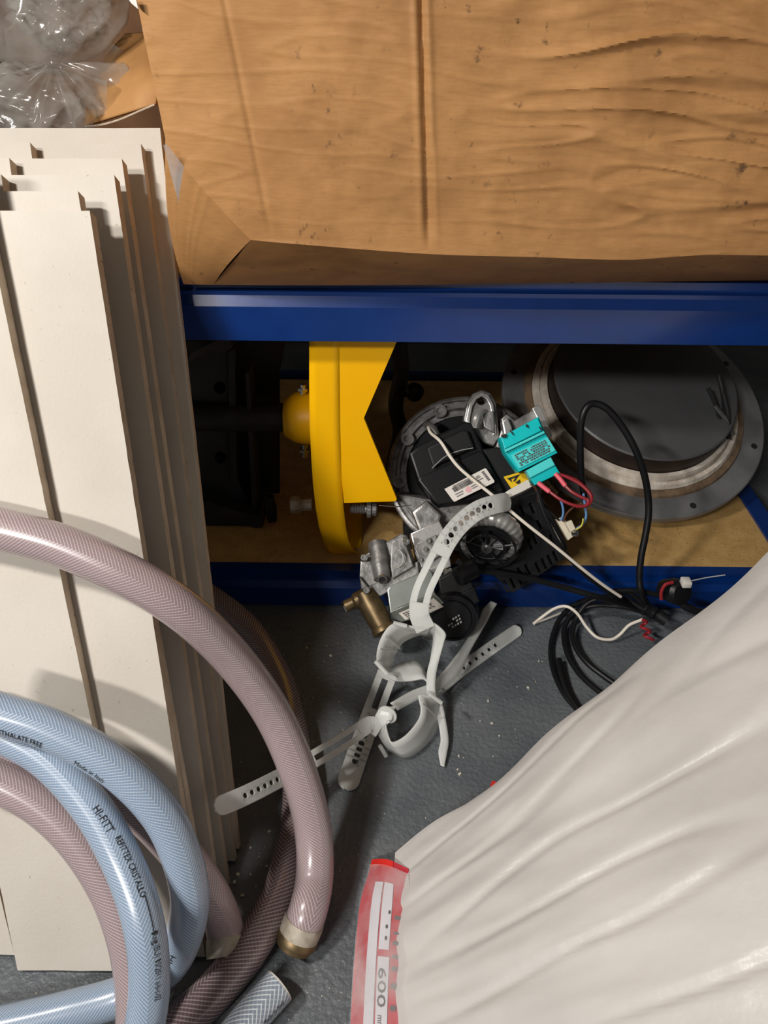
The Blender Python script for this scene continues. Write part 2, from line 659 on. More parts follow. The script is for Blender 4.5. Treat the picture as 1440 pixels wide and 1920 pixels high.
def film_mat(name, col, opac_lo, opac_hi, rough, nscale, stretch=(1, 1, 1)):
    m = bpy.data.materials.new(name)
    m.use_nodes = True
    nt = m.node_tree
    b = nt.nodes['Principled BSDF']
    b.inputs['Base Color'].default_value = (*col, 1)
    b.inputs['Roughness'].default_value = rough
    b.inputs['Specular IOR Level'].default_value = 0.6
    tc = nt.nodes.new('ShaderNodeTexCoord')
    mp = nt.nodes.new('ShaderNodeMapping')
    mp.inputs['Scale'].default_value = stretch
    nt.links.new(tc.outputs['Object'], mp.inputs[0])
    nz = nt.nodes.new('ShaderNodeTexNoise')
    nz.inputs['Scale'].default_value = nscale
    nz.inputs['Detail'].default_value = 5
    nt.links.new(mp.outputs[0], nz.inputs['Vector'])
    mr = nt.nodes.new('ShaderNodeMapRange')
    mr.inputs[1].default_value = 0.35
    mr.inputs[2].default_value = 0.68
    mr.inputs[3].default_value = opac_lo
    mr.inputs[4].default_value = opac_hi
    nt.links.new(nz.outputs['Fac'], mr.inputs[0])
    nt.links.new(mr.outputs[0], b.inputs['Alpha'])
    bp = nt.nodes.new('ShaderNodeBump')
    bp.inputs['Strength'].default_value = 0.4
    bp.inputs['Distance'].default_value = 0.004
    nt.links.new(nz.outputs['Fac'], bp.inputs['Height'])
    nt.links.new(bp.outputs[0], b.inputs['Normal'])
    return m


M['polybag'] = film_mat('clear_polythene', (0.36, 0.34, 0.31), 0.10, 0.50, 0.12, 18)
M['haze'] = film_mat('thin_stretch_film', (0.80, 0.78, 0.77), 0.10, 0.45, 0.3, 22)
M['film'] = mat('white_stretch_film', s2l(208, 204, 200), 0.33, col2=s2l(196, 192, 188), nscale=7, bump=0.30, bscale=22,
                bdist=0.006, spec=0.5, sss=0.0)

# ================================================================== setting
mb = MB()
mb.add([(-3, -2.5, 0), (3, -2.5, 0), (3, 1.9, 0), (-3, 1.9, 0)], [(0, 1, 2, 3)])
structure(mb.build('floor', M['floor'], smooth=False))
mb = MB()
mb.box((0, 1.78, 1.2), (6, 0.06, 2.4))
structure(mb.build('wall_back', M['wall'], smooth=False))

# ================================================================== shelving rack
YF = 0.812
ZS = ony(720, 1081, YF).z - 0.002        # lower shelf surface
ZU0 = ony(720, 641, YF).z                # upper beam underside
ZU1 = ony(720, 533, YF).z                # upper beam top
XR = 0.625
XL = -0.72
rack = thing('shelving_rack', (0, 1.13, 0), 'blue enamelled steel shelving rack with a brown fibreboard lower shelf', 'shelving')


def beam(name, z0, z1, y=YF, flip=1, x0=XL, x1=XR):
    h = z1 - z0
    prof = [(0.000, z0), (0.000, z0 + 0.60 * h), (0.006, z0 + 0.76 * h), (0.006, z0 + 0.83 * h), (0.014, z0 + 0.83 * h), (0.014, z1),
            (0.030, z1), (0.030, z1 - 0.004), (0.034, z0 + 0.004), (0.034, z0)]
    m_ = MB()
    m_.prism([Vector((x0, y + a * flip, b_)) for a, b_ in prof], Vector((x1 - x0, 0, 0)))
    return m_.build(name, M['blue'], rack, smooth=False)


beam('front_beam', ZU0, ZU1)
beam('front_beam', 0.002, ZS + 0.001)
beam('back_beam', ZU0, ZU1, 1.47, -1)
beam('back_beam', 0.002, ZS + 0.012, 1.47, -1)
for z0, z1 in ((ZU0, ZU1), (0.002, ZS + 0.004)):
    for x in (XL + 0.012, XR - 0.014):
        mb = MB()
        mb.box((x, 1.14, (z0 + z1) / 2), (0.028, 0.586, z1 - z0))
        mb.build('side_beam', M['blue'], rack, smooth=False)
mb = MB()
mb.box(((XL + XR) / 2, 1.132, ZS - 0.006), (XR - XL - 0.056, 0.608, 0.012))
mb.build('shelf_board', M['mdf'], rack, smooth=False)
mb = MB()
mb.box(((XL + XR) / 2, 1.137, ZU1 - 0.007), (XR - XL - 0.056, 0.612, 0.012))
mb.build('shelf_board', M['mdf'], rack, smooth=False)
for x in (XL - 0.018, XR + 0.018):
    for y, s in ((YF + 0.016, 1), (1.454, -1)):
        mb = MB()
        sx = 1 if x < 0 else -1
        pr = [Vector((x, y, 0)), Vector((x + 0.03 * sx, y, 0)), Vector((x + 0.03 * sx, y + 0.003 * s, 0)), Vector((x + 0.003 * sx, y + 0.003 * s, 0)),
              Vector((x + 0.003 * sx, y + 0.035 * s, 0)), Vector((x, y + 0.035 * s, 0))]
        off = Vector((-0.016 * sx, 0, 0))
        mb.prism([p + off for p in pr], Vector((0, 0, 1.7)))
        mb.build('upright', M['blue'], rack, smooth=False)

# ================================================================== big cardboard box
box = thing('cardboard_box', (0.2, 0.9, ZU1), 'large grimy brown cardboard box with crushed lower edge on upper blue shelf', 'box')
YB = 0.725


def bpt(px, py, y=YB):
    return ony(px, py, y)


TOPZ = 0.98
cb = bpt(310, 268)
cc = bpt(470, 450, 0.728)
cl_top = bpt(218, -20)
crease = [cc, bpt(560, 458, 0.726), bpt(800, 476, 0.724), bpt(1000, 482, 0.724), bpt(1180, 487, 0.723), bpt(1330, 478, 0.725), bpt(1560, 482, 0.726)]
bottom = [onz(400, 534, ZU1 + 0.001), onz(560, 535, ZU1 + 0.001), onz(800, 534, ZU1 + 0.001), onz(1000, 531, ZU1 + 0.001),
          onz(1180, 529, ZU1 + 0.001), onz(1330, 527, ZU1 + 0.001), onz(1560, 525, ZU1 + 0.001)]
bl = onz(344, 533, ZU1 + 0.001)
cr_s = catmull(crease, 62)
bo_s = catmull(bottom, 62)
# spread evenly
NX = len(cr_s)


def top_at(i):
    c = cr_s[i]
    f = i / (NX - 1)
    x0, x1 = cl_top.x, crease[-1].x
    return Vector((x0 + (x1 - x0) * f, YB + 0.006, TOPZ))


def wr(p):
    """wrinkles of the front panel"""
    px, py = proj(p)
    k = min(max((px - 840) / 330, 0), 1) * min(max((540 - py) / 120, 0), 1)
    wv = 0.020 * noise.noise(Vector((p.x * 5, 7.7, p.z * 4)))
    a = noise.fractal(Vector((p.x * 9, 3.1, p.z * 60)), 1.0, 2.0, 3)
    b_ = noise.fractal(Vector((p.x * 9 + 5, 1.3, p.z * 9)), 1.0, 2.0, 4)
    q = p.z + wv + 0.10 * (p.x - 0.3) * (1 if p.x > 0.3 else 0.2)
    r1_ = abs(noise.noise(Vector((p.x * 4.5, 8.8, q * 26))))
    r2_ = abs(noise.noise(Vector((p.x * 8 + 3, 2.8, q * 52))))
    fold = max(0.0, 0.22 - r1_) * 0.034 + max(0.0, 0.20 - r2_) * 0.016
    y = 0.0013 * a * (0.18 + k) + 0.0030 * b_ - 0.55 * fold * k - 0.25 * max(0.0, 0.12 - r2_) * 0.02
    g = abs(px - (790 + 0.03 * py))
    y += 0.0036 * math.exp(-(g / 5.0) ** 2)                       # flap seam
    y -= 0.0014 * math.exp(-((g - 13) / 6.0) ** 2)
    g3 = abs(px - (800 + 0.03 * py))
    y += 0.0022 * math.exp(-(g3 / 5.0) ** 2) * min(max((py - 250) / 80, 0), 1)
    g2 = abs(px - (470 + 0.2 * (py - 250)))
    y += 0.0012 * math.exp(-(g2 / 5.0) ** 2) * (1 if px < 640 else 0)
    return y


mb = MB()
NY = 250
rows = []
for j in range(NY + 1):
    t = j / NY
    row = []
    for i in range(NX):
        f = i / (NX - 1)
        T, C = top_at(i), cr_s[i]
        p = T.lerp(C, t)
        # left outline bends at cb
        tz = p.z
        if tz > cb.z:
            u = (TOPZ - tz) / (TOPZ - cb.z)
            lx = cl_top.x + (cb.x - cl_top.x) * u
        else:
            u = (cb.z - tz) / (cb.z - cc.z)
            lx = cb.x + (cc.x - cb.x) * max(0.0, u) ** 1.15
        x1 = crease[-1].x
        xx = lx + (x1 - lx) * f
        q = Vector((xx, p.y, p.z))
        q.y += wr(q) * min(1, (1 - t) * 14)
        row.append(q)
    rows.append(row)
for i in range(NX):
    rows[-1][i] = cr_s[i].copy()
vs = [p for r in rows for p in r]
fs = [(j * NX + i, j * NX + i + 1, (j + 1) * NX + i + 1, (j + 1) * NX + i) for j in range(NY) for i in range(NX - 1)]
mb.add(vs, fs)
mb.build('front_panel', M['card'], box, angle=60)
# lower crushed strip
mb = MB()
NB = 14
vs = []
for j in range(NB + 1):
    t = j / NB
    for i in range(NX):
        p = cr_s[i].lerp(bo_s[i], t)
        p += Vector((0, 0.0030 * noise.fractal(Vector((p.x * 14, p.z * 30, 2)), 1, 2, 3), 0)) * math.sin(math.pi * t)
        vs.append(p)
mb.add(vs, [(j * NX + i, j * NX + i + 1, (j + 1) * NX + i + 1, (j + 1) * NX + i) for j in range(NB) for i in range(NX - 1)])
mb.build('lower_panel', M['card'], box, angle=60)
# folded left corner facet
mb = MB()
lb = [rows[j][0] for j in range(NY + 1) if rows[j][0].z <= cb.z + 0.003]
m_ = len(lb)
vs = []
K = 10
tgt = [bl.lerp(bottom[0], (i / (m_ - 1)) ** 2) + Vector((0, 0, 0.0)) for i in range(m_)]
for i in range(m_):
    for k in range(K + 1):
        t = k / K
        p = lb[i].lerp(tgt[i], t)
        p += Vector((-0.006, -0.004, 0)) * math.sin(math.pi * t) * (0.4 + 0.6 * (1 - i / m_))
        p += Vector((0, 1, 0)) * 0.0016 * noise.noise(p * 30) * math.sin(math.pi * t)
        vs.append(p)
mb.add(vs, [(i * (K + 1) + k, i * (K + 1) + k + 1, (i + 1) * (K + 1) + k + 1, (i + 1) * (K + 1) + k) for i in range(m_ - 1) for k in range(K)])
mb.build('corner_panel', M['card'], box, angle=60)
# left, back, right, top and underside panels
BY = 1.26
mb = MB()
tl = rows[0][0]
j0 = next(j for j in range(NY + 1) if rows[j][0].z <= cb.z + 0.003)
lef = [rows[j][0] for j in range(j0 + 1)] + [bl]
bk = [Vector((tl.x - 0.004, BY, p.z)) for p in lef]
n_ = len(lef)
mb.add(lef + bk, [(i, i + 1, n_ + i + 1, n_ + i) for i in range(n_ - 1)])
mb.build('side_panel', M['card'], box)
mb = MB()
xr = crease[-1].x
mb.add([(tl.x - 0.004, BY, ZU1 + 0.001), (xr, BY, ZU1 + 0.001), (xr, BY, TOPZ), (tl.x - 0.004, BY, TOPZ)], [(0, 1, 2, 3)])
mb.build('back_panel', M['card'], box)
mb = MB()
mb.add([rows[0][0], rows[0][-1], (xr, BY, TOPZ), (tl.x - 0.004, BY, TOPZ)], [(0, 1, 2, 3)])
mb.build('top_panel', M['card'], box)
mb = MB()
mb.add([rows[0][-1], cr_s[-1], bo_s[-1], (xr, BY, ZU1 + 0.001), (xr, BY, TOPZ)], [(0, 1, 2, 3, 4)])
mb.build('side_panel', M['card'], box)
mb = MB()
mb.add([bl] + bottom + [Vector((xr, BY, ZU1 + 0.001)), Vector((tl.x - 0.004, BY, ZU1 + 0.001))], [tuple(range(len(bottom) + 3))])
mb.build('bottom_panel', M['card'], box)
# torn clear tape on the left corner and a scrap of white label
ql = lambda px, py: ony(px, py, YB - 0.006)
mb = MB()
ed = [(306, 272), (313, 270), (352, 322), (354, 345), (347, 420), (338, 395), (324, 340)]
mb.prism([ond(x, y, 0.652 + (y - 268) * 0.00055) for x, y in ed], CZ * -0.0006)
mb.build('torn_tape', M['haze'], box)
mb = MB()
mb.prism([ony(x, y, YB - 0.0035) for x, y in ((238, -6), (254, -6), (259, 17), (246, 6))], Vector((0, 0.0006, 0)))
mb.build('label_scrap', M['label'], box, smooth=False)

# ================================================================== leaning boards
D0, DT = 0.8124, 0.0109


def board_depth(k):
    return D0 - DT * k


def bottom_y(k, px):
    d = board_depth(k)
    v = ((H - 0.0072) / d - math.sin(math.radians(PITCH))) / math.cos(math.radians(PITCH))
    return 960 + 1400 * v + (px - 720) * math.tan(math.radians(ROLL))


def board(k, tr, brx, width, label, rough=1.0, tly=0):
    d = board_depth(k)
    wpx = width / d * FPX
    br = (brx, bottom_y(k, brx))
    tl_ = (tr[0] - wpx, tr[1] + tly)
    blx = brx - wpx
    bl_ = (blx, bottom_y(k, blx))
    zt0 = ond(*tr, d).z
    up_ = 0.0052 * k * zt0 / 0.62                                  # the boards stand a little apart at the top
    c = [ond(*tl_, d - up_), ond(*tr, d - up_), ond(*br, d), ond(*bl_, d)]
    nrm = -CZ
    zt = c[1].z
    out = []
    for i in range(4):
        a, b_ = c[i], c[(i + 1) % 4]
        n = max(3, int((b_ - a).length / 0.012))
        inward = (sum((q for q in c), Vector()) / 4 - (a + b_) / 2).normalized()
        for q in range(n):
            p = a.lerp(b_, q / n)
            amp = 0.0007 * rough * (2.6 if i == 2 else 1)
            if q > 0:
                p = p + inward * abs(noise.noise(Vector((q * 0.9 + k * 7.7, i * 3.3, k)))) * amp
            out.append(p)
    m_ = MB()
    n = len(out)
    back = [p + nrm * (DT * 0.985 + 0.0050 * (p.z / 0.62) * (1 if k else 0)) for p in out]
    m_.add(out + back, [tuple(range(n - 1, -1, -1)), tuple(range(n, 2 * n))], 0)
    m_.add(out + back, [(i, (i + 1) % n, n + (i + 1) % n, n + i) for i in range(n)], 1)
    o = m_.build('plaster_board', [M['board'], M['board_edge']], None, smooth=False)
    tag(o, label, 'board', 'off-white boards leaning on the shelving')
    return o


board(0, (300, 240), 448, 0.26, 'rearmost and tallest off-white board of the leaning stack, beside the cardboard box')
board(1, (264, 269), 441, 0.24, 'wide off-white board second from the back of the leaning stack')
board(2, (56, 267), 262, 0.12, 'narrow off-white strip, highest of the three short corners in leaning stack')
board(3, (228, 297), 428, 0.24, 'wide off-white board third step down in the leaning stack')
board(4, (17, 296), 232, 0.12, 'narrow off-white strip, middle of the three short corners in leaning stack')
board(5, (214, 328), 414, 0.24, 'wide off-white board fourth step down in the leaning stack')
board(6, (2, 327), 215, 0.12, 'narrow off-white strip, lowest of the three short corners in leaning stack')
board(7, (146, 358), 398, 0.22, 'wide off-white board just behind the front wide one of the stack')
board(8, (168, 395), 385, 0.166, 'front wide off-white board of the leaning stack, lowest top edge')
board(8, (-318, 330), 27, 0.12, 'off-white board whose lower corner shows at the far left on floor')
board(9, (-52, 290), 270, 0.121, 'narrow off-white strip lying over the front face of the leaning stack')

# ================================================================== yellow bracket with black shaft
yb = thing('yellow_bracket', (-0.09, 0.95, ZS), 'yellow painted steel bracket with V notch on black shaft and frame', 'bracket')
YY = 0.852
rowsY = [(600, 580, 637, YY), (645, 580, 637, YY), (720, 580, 637, YY), (800, 581, 638, YY), (860, 584, 640, YY), (905, 587, 641, YY + .001),
         (950, 592, 644, YY + .002), (985, 598, 648, YY + .004), (1012, 606, 653, YY + .007), (1030, 614, 661, YY + .011), (1040, 624, 672, YY + .017)]
mb = MB()
front = []
for py, xl, xr_, Y in rowsY:
    front.append([ony(xl + (xr_ - xl) * k / 4, py, Y) for k in range(5)])
last = front[-1]
for dy, dz in ((0.02, -0.004), (0.05, -0.006), (0.10, 0.004), (0.14, 0.03)):
    front.append([Vector((p.x + 0.004, p.y + dy, max(p.z + dz, ZS + 0.002))) for p in last])
vs = [p for r in front for p in r]
nr = len(front)
mb.add(vs, [(j * 5 + i, j * 5 + i + 1, (j + 1) * 5 + i + 1, (j + 1) * 5 + i) for j in range(nr - 1) for i in range(4)])
o = mb.build('rim', M['yellow'], yb, angle=50)
sm = o.modifiers.new('thick', 'SOLIDIFY')
sm.thickness = 0.004
sm.offset = 0
# disc wall on the hub side
mb = MB()
side = [r[0] + Vector((0.003, 0.003, 0)) for r in front]
poly = side + [Vector((side[-1].x, 1.06, 0.12)), Vector((side[-1].x - 0.01, 1.09, 0.25)), Vector((side[0].x, 1.06, 0.38)), Vector((side[0].x, 0.96, side[0].z))]
mb.prism(poly, Vector((0.004, 0, 0)))
mb.build('end_wall', M['yellow'], yb, smooth=False)
# notched plate
mb = MB()
vp = [(636, 600), (762, 600), (741, 647), (682, 784), (744, 936), (741, 940), (645, 943), (641, 905), (638, 800)]
mb.prism([ony(x, y, YY - 0.002) for x, y in vp], Vector((0, 0.006, 0)))
o = mb.build('notched_plate', M['yellow'], yb, smooth=False)
# hub
hc = ony(582, 783, 0.95)
he = ony(534, 782, 0.95)
ax = Vector((-1, 0, 0))
mb = MB()
Lh = hc.x - he.x
mb.lathe(Vector((he.x + Lh, hc.y, hc.z)), ax, [(0.039, -0.02), (0.039, Lh * 0.25), (0.036, Lh * 0.6), (0.028, Lh * 0.97), (0.026, Lh), (0.018, Lh)], 40, ref=Vector((0, 1, 0)))
mb.build('hub', M['yellow'], yb)
mb = MB()
mb.lathe(Vector((he.x + Lh, hc.y, hc.z)), ax, [(0.021, 0), (0.021, 0.24)], 24)
mb.build('shaft', M['black_steel'], yb)
for (x, y0, y1, r) in ((568, 720, 738, 0.0045), (571, 832, 856, 0.0045)):
    mb = MB()
    a, b_ = ony(x, y0, 0.945), ony(x, y1, 0.945)
    mb.cyl(a, b_, r, 8)
    mb.lathe(a.lerp(b_, 0.5), b_ - a, [(r * 1.7, -0.002), (r * 1.7, 0.002)], 6)
    mb.build('hub_bolt', M['steel'], yb)
# pivot bolts
mb = MB()
a, b_ = ony(548, 946, 0.88), ony(585, 946, 0.88)
mb.cyl(a, b_, 0.009, 8)
mb.lathe(a, b_ - a, [(0.012, -0.002), (0.013, 0.002), (0.013, 0.010), (0.010, 0.012)], 6)
mb.build('pivot_bolt', M['ferrule'], yb, smooth=False)
mb = MB()
a, b_ = ony(656, 954, 0.875), ony(708, 955, 0.875)
dx = (b_ - a).length
prof = []
for k in range(13):
    prof.append((0.0075 if k % 2 else 0.0055, k * dx * 0.045))
prof += [(0.006, dx * 0.6), (0.013, dx * 0.62), (0.013, dx * 0.76), (0.009, dx * 0.78), (0.010, dx * 0.80), (0.010, dx * 0.95), (0.006, dx)]
mb.lathe(a, b_ - a, prof, 12)
mb.build('pivot_bolt', M['alu'], yb, smooth=False)

# black carrier frame that holds the shaft
bf = yb


def yplate(name, pts, y, th, holes=(), m='black_steel', parent=bf, dx=0):
    """plate in a vertical plane at depth y, traced by pixels"""
    c = [ony(x, q, y) for x, q in pts]
    o0 = c[0]
    cv = lambda P: [((p.x - o0.x), (p.z - o0.z)) for p in P]
    me = curve_mesh([cv(c)] + [cv([ony(x, q, y) for x, q in h]) for h in holes], th / 2, 0)
    for v in me.vertices:
        q = v.co.copy()
        v.co = Vector((o0.x + q.x, y + q.z + th / 2 + dx * q.x, o0.z + q.y))
    me.materials.append(M[m])
    fix_normals(me, False)
    return link(name, me, parent)


yplate('carrier_plate', [(340, 668), (440, 648), (446, 900), (470, 955), (470, 980), (395, 952), (340, 940)], 0.955, 0.006,
       [circ(412, 727, 12), circ(414, 858, 12)])
yplate('flange', [(428, 660), (440, 655), (444, 905), (432, 910)], 0.946, 0.009)
yplate('flange', [(460, 700), (466, 700), (484, 985), (474, 985)], 0.940, 0.05)
yplate('brace', [(350, 930), (480, 968), (494, 985), (488, 993), (350, 950)], 0.925, 0.05)
yplate('brace', [(350, 680), (430, 640), (436, 652), (350, 700)], 0.92, 0.03)
yplate('back_plate', [(440, 620), (540, 620), (524, 700), (524, 960), (470, 990)], 1.02, 0.008)
yplate('back_plate', [(330, 640), (470, 640), (470, 945), (330, 935)], 1.01, 0.006)  # added dark sheet, stands in for shade seen through the carrier holes
mb = MB()
mb.tube([ony(506, 930, 0.93), ony(507, 950, 0.93), ony(510, 975, 0.93)], [0.006, 0.010, 0.008], 12)
mb.build('foot', M['black'], bf)
mb = MB()
mb.box((ony(420, 960, 0.98).x, 1.0, ZS + 0.012), (0.14, 0.14, 0.024))
mb.build('carrier_base', M['black_steel'], bf, smooth=False)

# black clamp lever further back
lv = thing('clamp_lever', ony(752, 870, 1.10), 'black clamp lever with round knob standing behind the yellow bracket', 'lever')
mb = MB()
mb.tube(catmull([ony(748, 640, 1.10), ony(752, 700, 1.1), ony(742, 760, 1.1), ony(750, 810, 1.1), ony(738, 870, 1.1), onz(740, 900, ZS + 0.005)], 6), 0.013, 10)
mb.build('arm', M['black_steel'], lv)
mb = MB()
kc = ony(777, 735, 1.08)
mb.lathe(kc, Vector((0, -1, 0)), [(0.001, -0.016), (0.012, -0.011), (0.016, 0), (0.012, 0.011), (0.001, 0.016)], 16)
mb.tube([ony(745, 738, 1.09), kc], 0.007, 8)
mb.build('knob', M['black'], lv)

# ================================================================== flanged steel vessel
R_ = 0.223
tiltv = Vector((0.075, -math.sin(math.radians(24)), math.cos(math.radians(24)))).normalized()
dcen = Vector((0.418, 1.125, ZS + 0.112))
ds = thing('flanged_steel_lid', (dcen.x, dcen.y, ZS), 'round dark steel lid with wide grey flange and white rope gasket on lower shelf', 'lid')


def dish(name, m, prof, n=96, smooth=True):
    b_ = MB()
    b_.lathe(dcen, tiltv, prof, n)
    return b_.build(name, M[m], ds, smooth, 40)


dish('flange', 'flange', [(0.140, 0.0), (R_ - 0.002, 0.0), (R_, 0.002), (R_, 0.012), (R_ - 0.002, 0.014), (0.140, 0.014)])
dish('residue_ring', 'rust', [(0.187, 0.014), (0.185, 0.018), (0.176, 0.020), (0.170, 0.014)])
dish('rope_gasket', 'rope', [(0.174, 0.014), (0.175, 0.021), (0.171, 0.027), (0.165, 0.027), (0.161, 0.021), (0.161, 0.014)])
dish('rope_gasket', 'rope', [(0.162, 0.014), (0.163, 0.027), (0.159, 0.034), (0.153, 0.034), (0.149, 0.027), (0.149, 0.014)])
dish('drum_wall', 'dish_side', [(0.151, 0.008), (0.151, 0.062), (0.149, 0.066)])
dish('drum_top', 'dish_top', [(0.150, 0.064), (0.1515, 0.0665), (0.149, 0.069), (0.10, 0.0700), (0.0001, 0.0704)])
dish('vessel_neck', 'dish_side', [(0.10, -0.055), (0.115, -0.05), (0.12, 0.0)])
du = tiltv.cross(Vector((0, 1, 0))).normalized()
dv = tiltv.cross(du).normalized()
for ang in (58, 12, -30, 100, 150, 200, 250):
    a = math.radians(ang)
    mb = MB()
    c = dcen + du * math.cos(a) * 0.207 - dv * math.sin(a) * 0.207 + tiltv * 0.0135
    if (c - dcen).dot(Vector((0, 0, 1))) > 0.2:
        continue
    mb.lathe(c, tiltv, [(0.0052, -0.004), (0.0052, 0.0012), (0.0001, 0.0013)], 14)
    mb.build('bolt_hole', M['ink'], ds, smooth=False)
# wire clips on the right of the drum
for k, (x0, y0, x1, y1) in enumerate(((1328, 728, 1352, 800), (1346, 700, 1358, 790), (1340, 760, 1372, 812), (1356, 740, 1366, 822))):
    wire('spring_clip', M['steel'] if k == 2 else M['black_steel'], ds,
         [(x0, y0, 1.175), ((x0 + x1) / 2 + 4, (y0 + y1) / 2, 1.18), (x1, y1, 1.195)], 0.0035, 8)

# ================================================================== burner unit
bu = thing('gas_burner', (0.1, 0.93, ZS), 'dismantled gas burner with black control box, fan and aluminium valve', 'burner')
# support base under the unit
mb = MB()
mb.box((0.095, 0.94, ZS + 0.022), (0.13, 0.13, 0.044), bev=0.004)
mb.build('base', M['blackm'], bu)
# cast ring
mb = MB()
rc = ond(872, 888, 1.115)
ex, ey, ez = tilted(-6, 0)
mb.lathe(rc, ez, [(0.088, -0.012), (0.115, -0.012), (0.116, -0.006), (0.116, 0.006), (0.113, 0.008), (0.110, 0.008), (0.109, 0.002), (0.103, 0.002),
                  (0.102, 0.010), (0.098, 0.010), (0.096, 0.0), (0.088, 0.0), (0.088, -0.012)], 72, caps=False)
ring = mb.build('cast_ring', M['alu'], bu)
mb = MB()
mb.lathe(rc, ez, [(0.0001, -0.010), (0.094, -0.010), (0.094, -0.006), (0.0001, -0.006)], 48)
mb.build('backing_disc', M['blackm'], bu)
for ang in (150, 112, 188, 60):
    a = math.radians(ang)
    mb = MB()
    mb.lathe(rc + ex * math.cos(a) * 0.1 + ey * math.sin(a) * 0.1, ez, [(0.010, -0.004), (0.010, 0.013), (0.005, 0.013), (0.005, 0.009)], 14)
    mb.build('boss', M['alu'], ring)
# lug with hole
lug = plate('lug', M['alu'], bu, [(873, 812), (870, 785), (876, 756), (886, 738), (903, 730), (920, 736), (930, 755), (934, 790), (936, 818), (926, 836), (904, 830), (884, 800)],
            1.075, 0.022, [circ(903, 750, 8.5)], 0.002)
plate('raised_rim', M['alu_b'], lug, [(877, 812), (874, 785), (880, 758), (889, 743), (903, 735), (916, 740), (925, 757), (929, 790), (930, 815), (925, 815),
                                      (923, 790), (919, 761), (912, 748), (903, 743), (893, 749), (886, 762), (881, 786), (883, 812)], 1.068, 0.006, bevel=0.001)
mb = MB()
mb.tube(catmull([ond(890, 800, 1.055), ond(894, 784, 1.05), ond(902, 770, 1.055)], 5), [0.006] * 11, 10)
mb.build('hook', M['alu_b'], lug)
plate('rib', M['alu'], lug, [(905, 775), (925, 770), (928, 812), (908, 800)], 1.06, 0.010, bevel=0.001)
# aluminium block behind the teal module
blk = plate('cast_block', M['alu'], bu, [(942, 800), (940, 785), (950, 776), (965, 788), (1000, 768), (1012, 764), (1018, 775), (1030, 812), (1010, 838), (952, 848), (930, 838)], 1.07, 0.03, bevel=0.002)
plate('fin', M['alu_b'], blk, [(998, 766), (1008, 758), (1016, 764), (1036, 818), (1028, 824)], 1.055, 0.02, bevel=0.001)
plate('fin', M['alu_b'], blk, [(941, 790), (952, 782), (960, 800), (962, 822), (948, 826)], 1.055, 0.02, bevel=0.002)
# lower cast body, visible between the valve and control box
plate('cast_body', M['alu'], bu, [(742, 925), (800, 935), (850, 940), (905, 930), (900, 985), (840, 1010), (790, 1000), (770, 960)], 1.07, 0.05, bevel=0.004, tx=8)
plate('inlet_neck', M['alu'], bu, [(772, 960), (800, 938), (828, 965), (822, 1000), (792, 1010)], 1.045, 0.03, bevel=0.004)
# control box
cbx = plate('control_box', M['black'], bu, [(768, 850), (790, 832), (872, 788), (886, 793), (906, 842), (948, 925), (940, 932), (908, 940), (824, 950), (812, 940), (786, 905)],
            1.045, 0.045, bevel=0.003, tx=-4)
plate('lower_cover', M['black'], cbx, [(784, 900), (790, 893), (898, 845), (906, 848), (944, 920), (936, 928), (908, 936), (824, 946), (816, 940)],
      1.036, 0.016, bevel=0.002, tx=-4, pivot=(860, 880))
plate('upper_cover', M['blackm'], cbx, [(800, 840), (868, 804), (878, 806), (890, 838), (812, 876)], 1.034, 0.010, bevel=0.003, tx=-4, pivot=(860, 880))
wire('scratch_edge', M['grey_p'], cbx, [(810, 878, 1.031), (835, 856, 1.030), (862, 845, 1.030), (887, 840, 1.031)], 0.0007, 6)
LB = 1.0165
lab = plate('paper_label', M['label'], cbx, [(833, 917), (909, 878), (912, 879), (927, 902), (926, 905), (852, 941), (849, 939)], LB, 0.0008, bevel=0.0001, tx=-4, pivot=(860, 880))


def lab_pt(u, v):   # label coordinates: u along the long side, v down
    return (833 + 77 * u + 18 * v, 917 - 39 * u + 24 * v)


def lab_rect(u0, v0, u1, v1):
    return [lab_pt(u0, v0), lab_pt(u1, v0), lab_pt(u1, v1), lab_pt(u0, v1)]


def prints(name, m, parent, rects, depth, tx, pivot, th=0.0005):
    m_ = MB()
    sc = depth / FPX
    ex_, ey_, ez_ = tilted(tx, 0)
    o_ = ond(pivot[0], pivot[1], depth)
    for r in rects:
        m_.prism([o_ + ex_ * ((x - pivot[0]) * sc) - ey_ * ((y - pivot[1]) * sc) for x, y in r], -ez_ * th)
    return m_.build(name, m, parent, smooth=False)


rr = []
u = 0.14
while u < 0.66:
    wd = random.choice((0.006, 0.011, 0.016))
    rr.append(lab_rect(u, 0.16, u + wd, 0.48))
    u += wd + random.choice((0.007, 0.012))
prints('barcode', M['ink'], lab, rr, LB - 0.0007, -4, (860, 880))
rr = []
for (v, u0, u1) in ((0.07, 0.18, 0.64), (0.60, 0.12, 0.30), (0.76, 0.12, 0.26), (0.60, 0.50, 0.72), (0.74, 0.50, 0.70), (0.20, 0.72, 0.80), (0.30, 0.70, 0.80), (0.45, 0.70, 0.82)):
    u = u0
    while u < u1:
        rr.append(lab_rect(u, v, u + 0.018, v + 0.07))
        u += 0.027
for v in (0.10, 0.22, 0.34, 0.46, 0.58, 0.70):
    rr.append(lab_rect(0.88, v, 0.935, v + 0.09))
prints('small_print', M['inkg'], lab, rr, LB - 0.0007, -4, (860, 880))
prints('pink_stamp', M['pinkdot'], lab, [circ(*lab_pt(0.42, 0.72), 6, 12)], LB - 0.0004, -4, (860, 880))
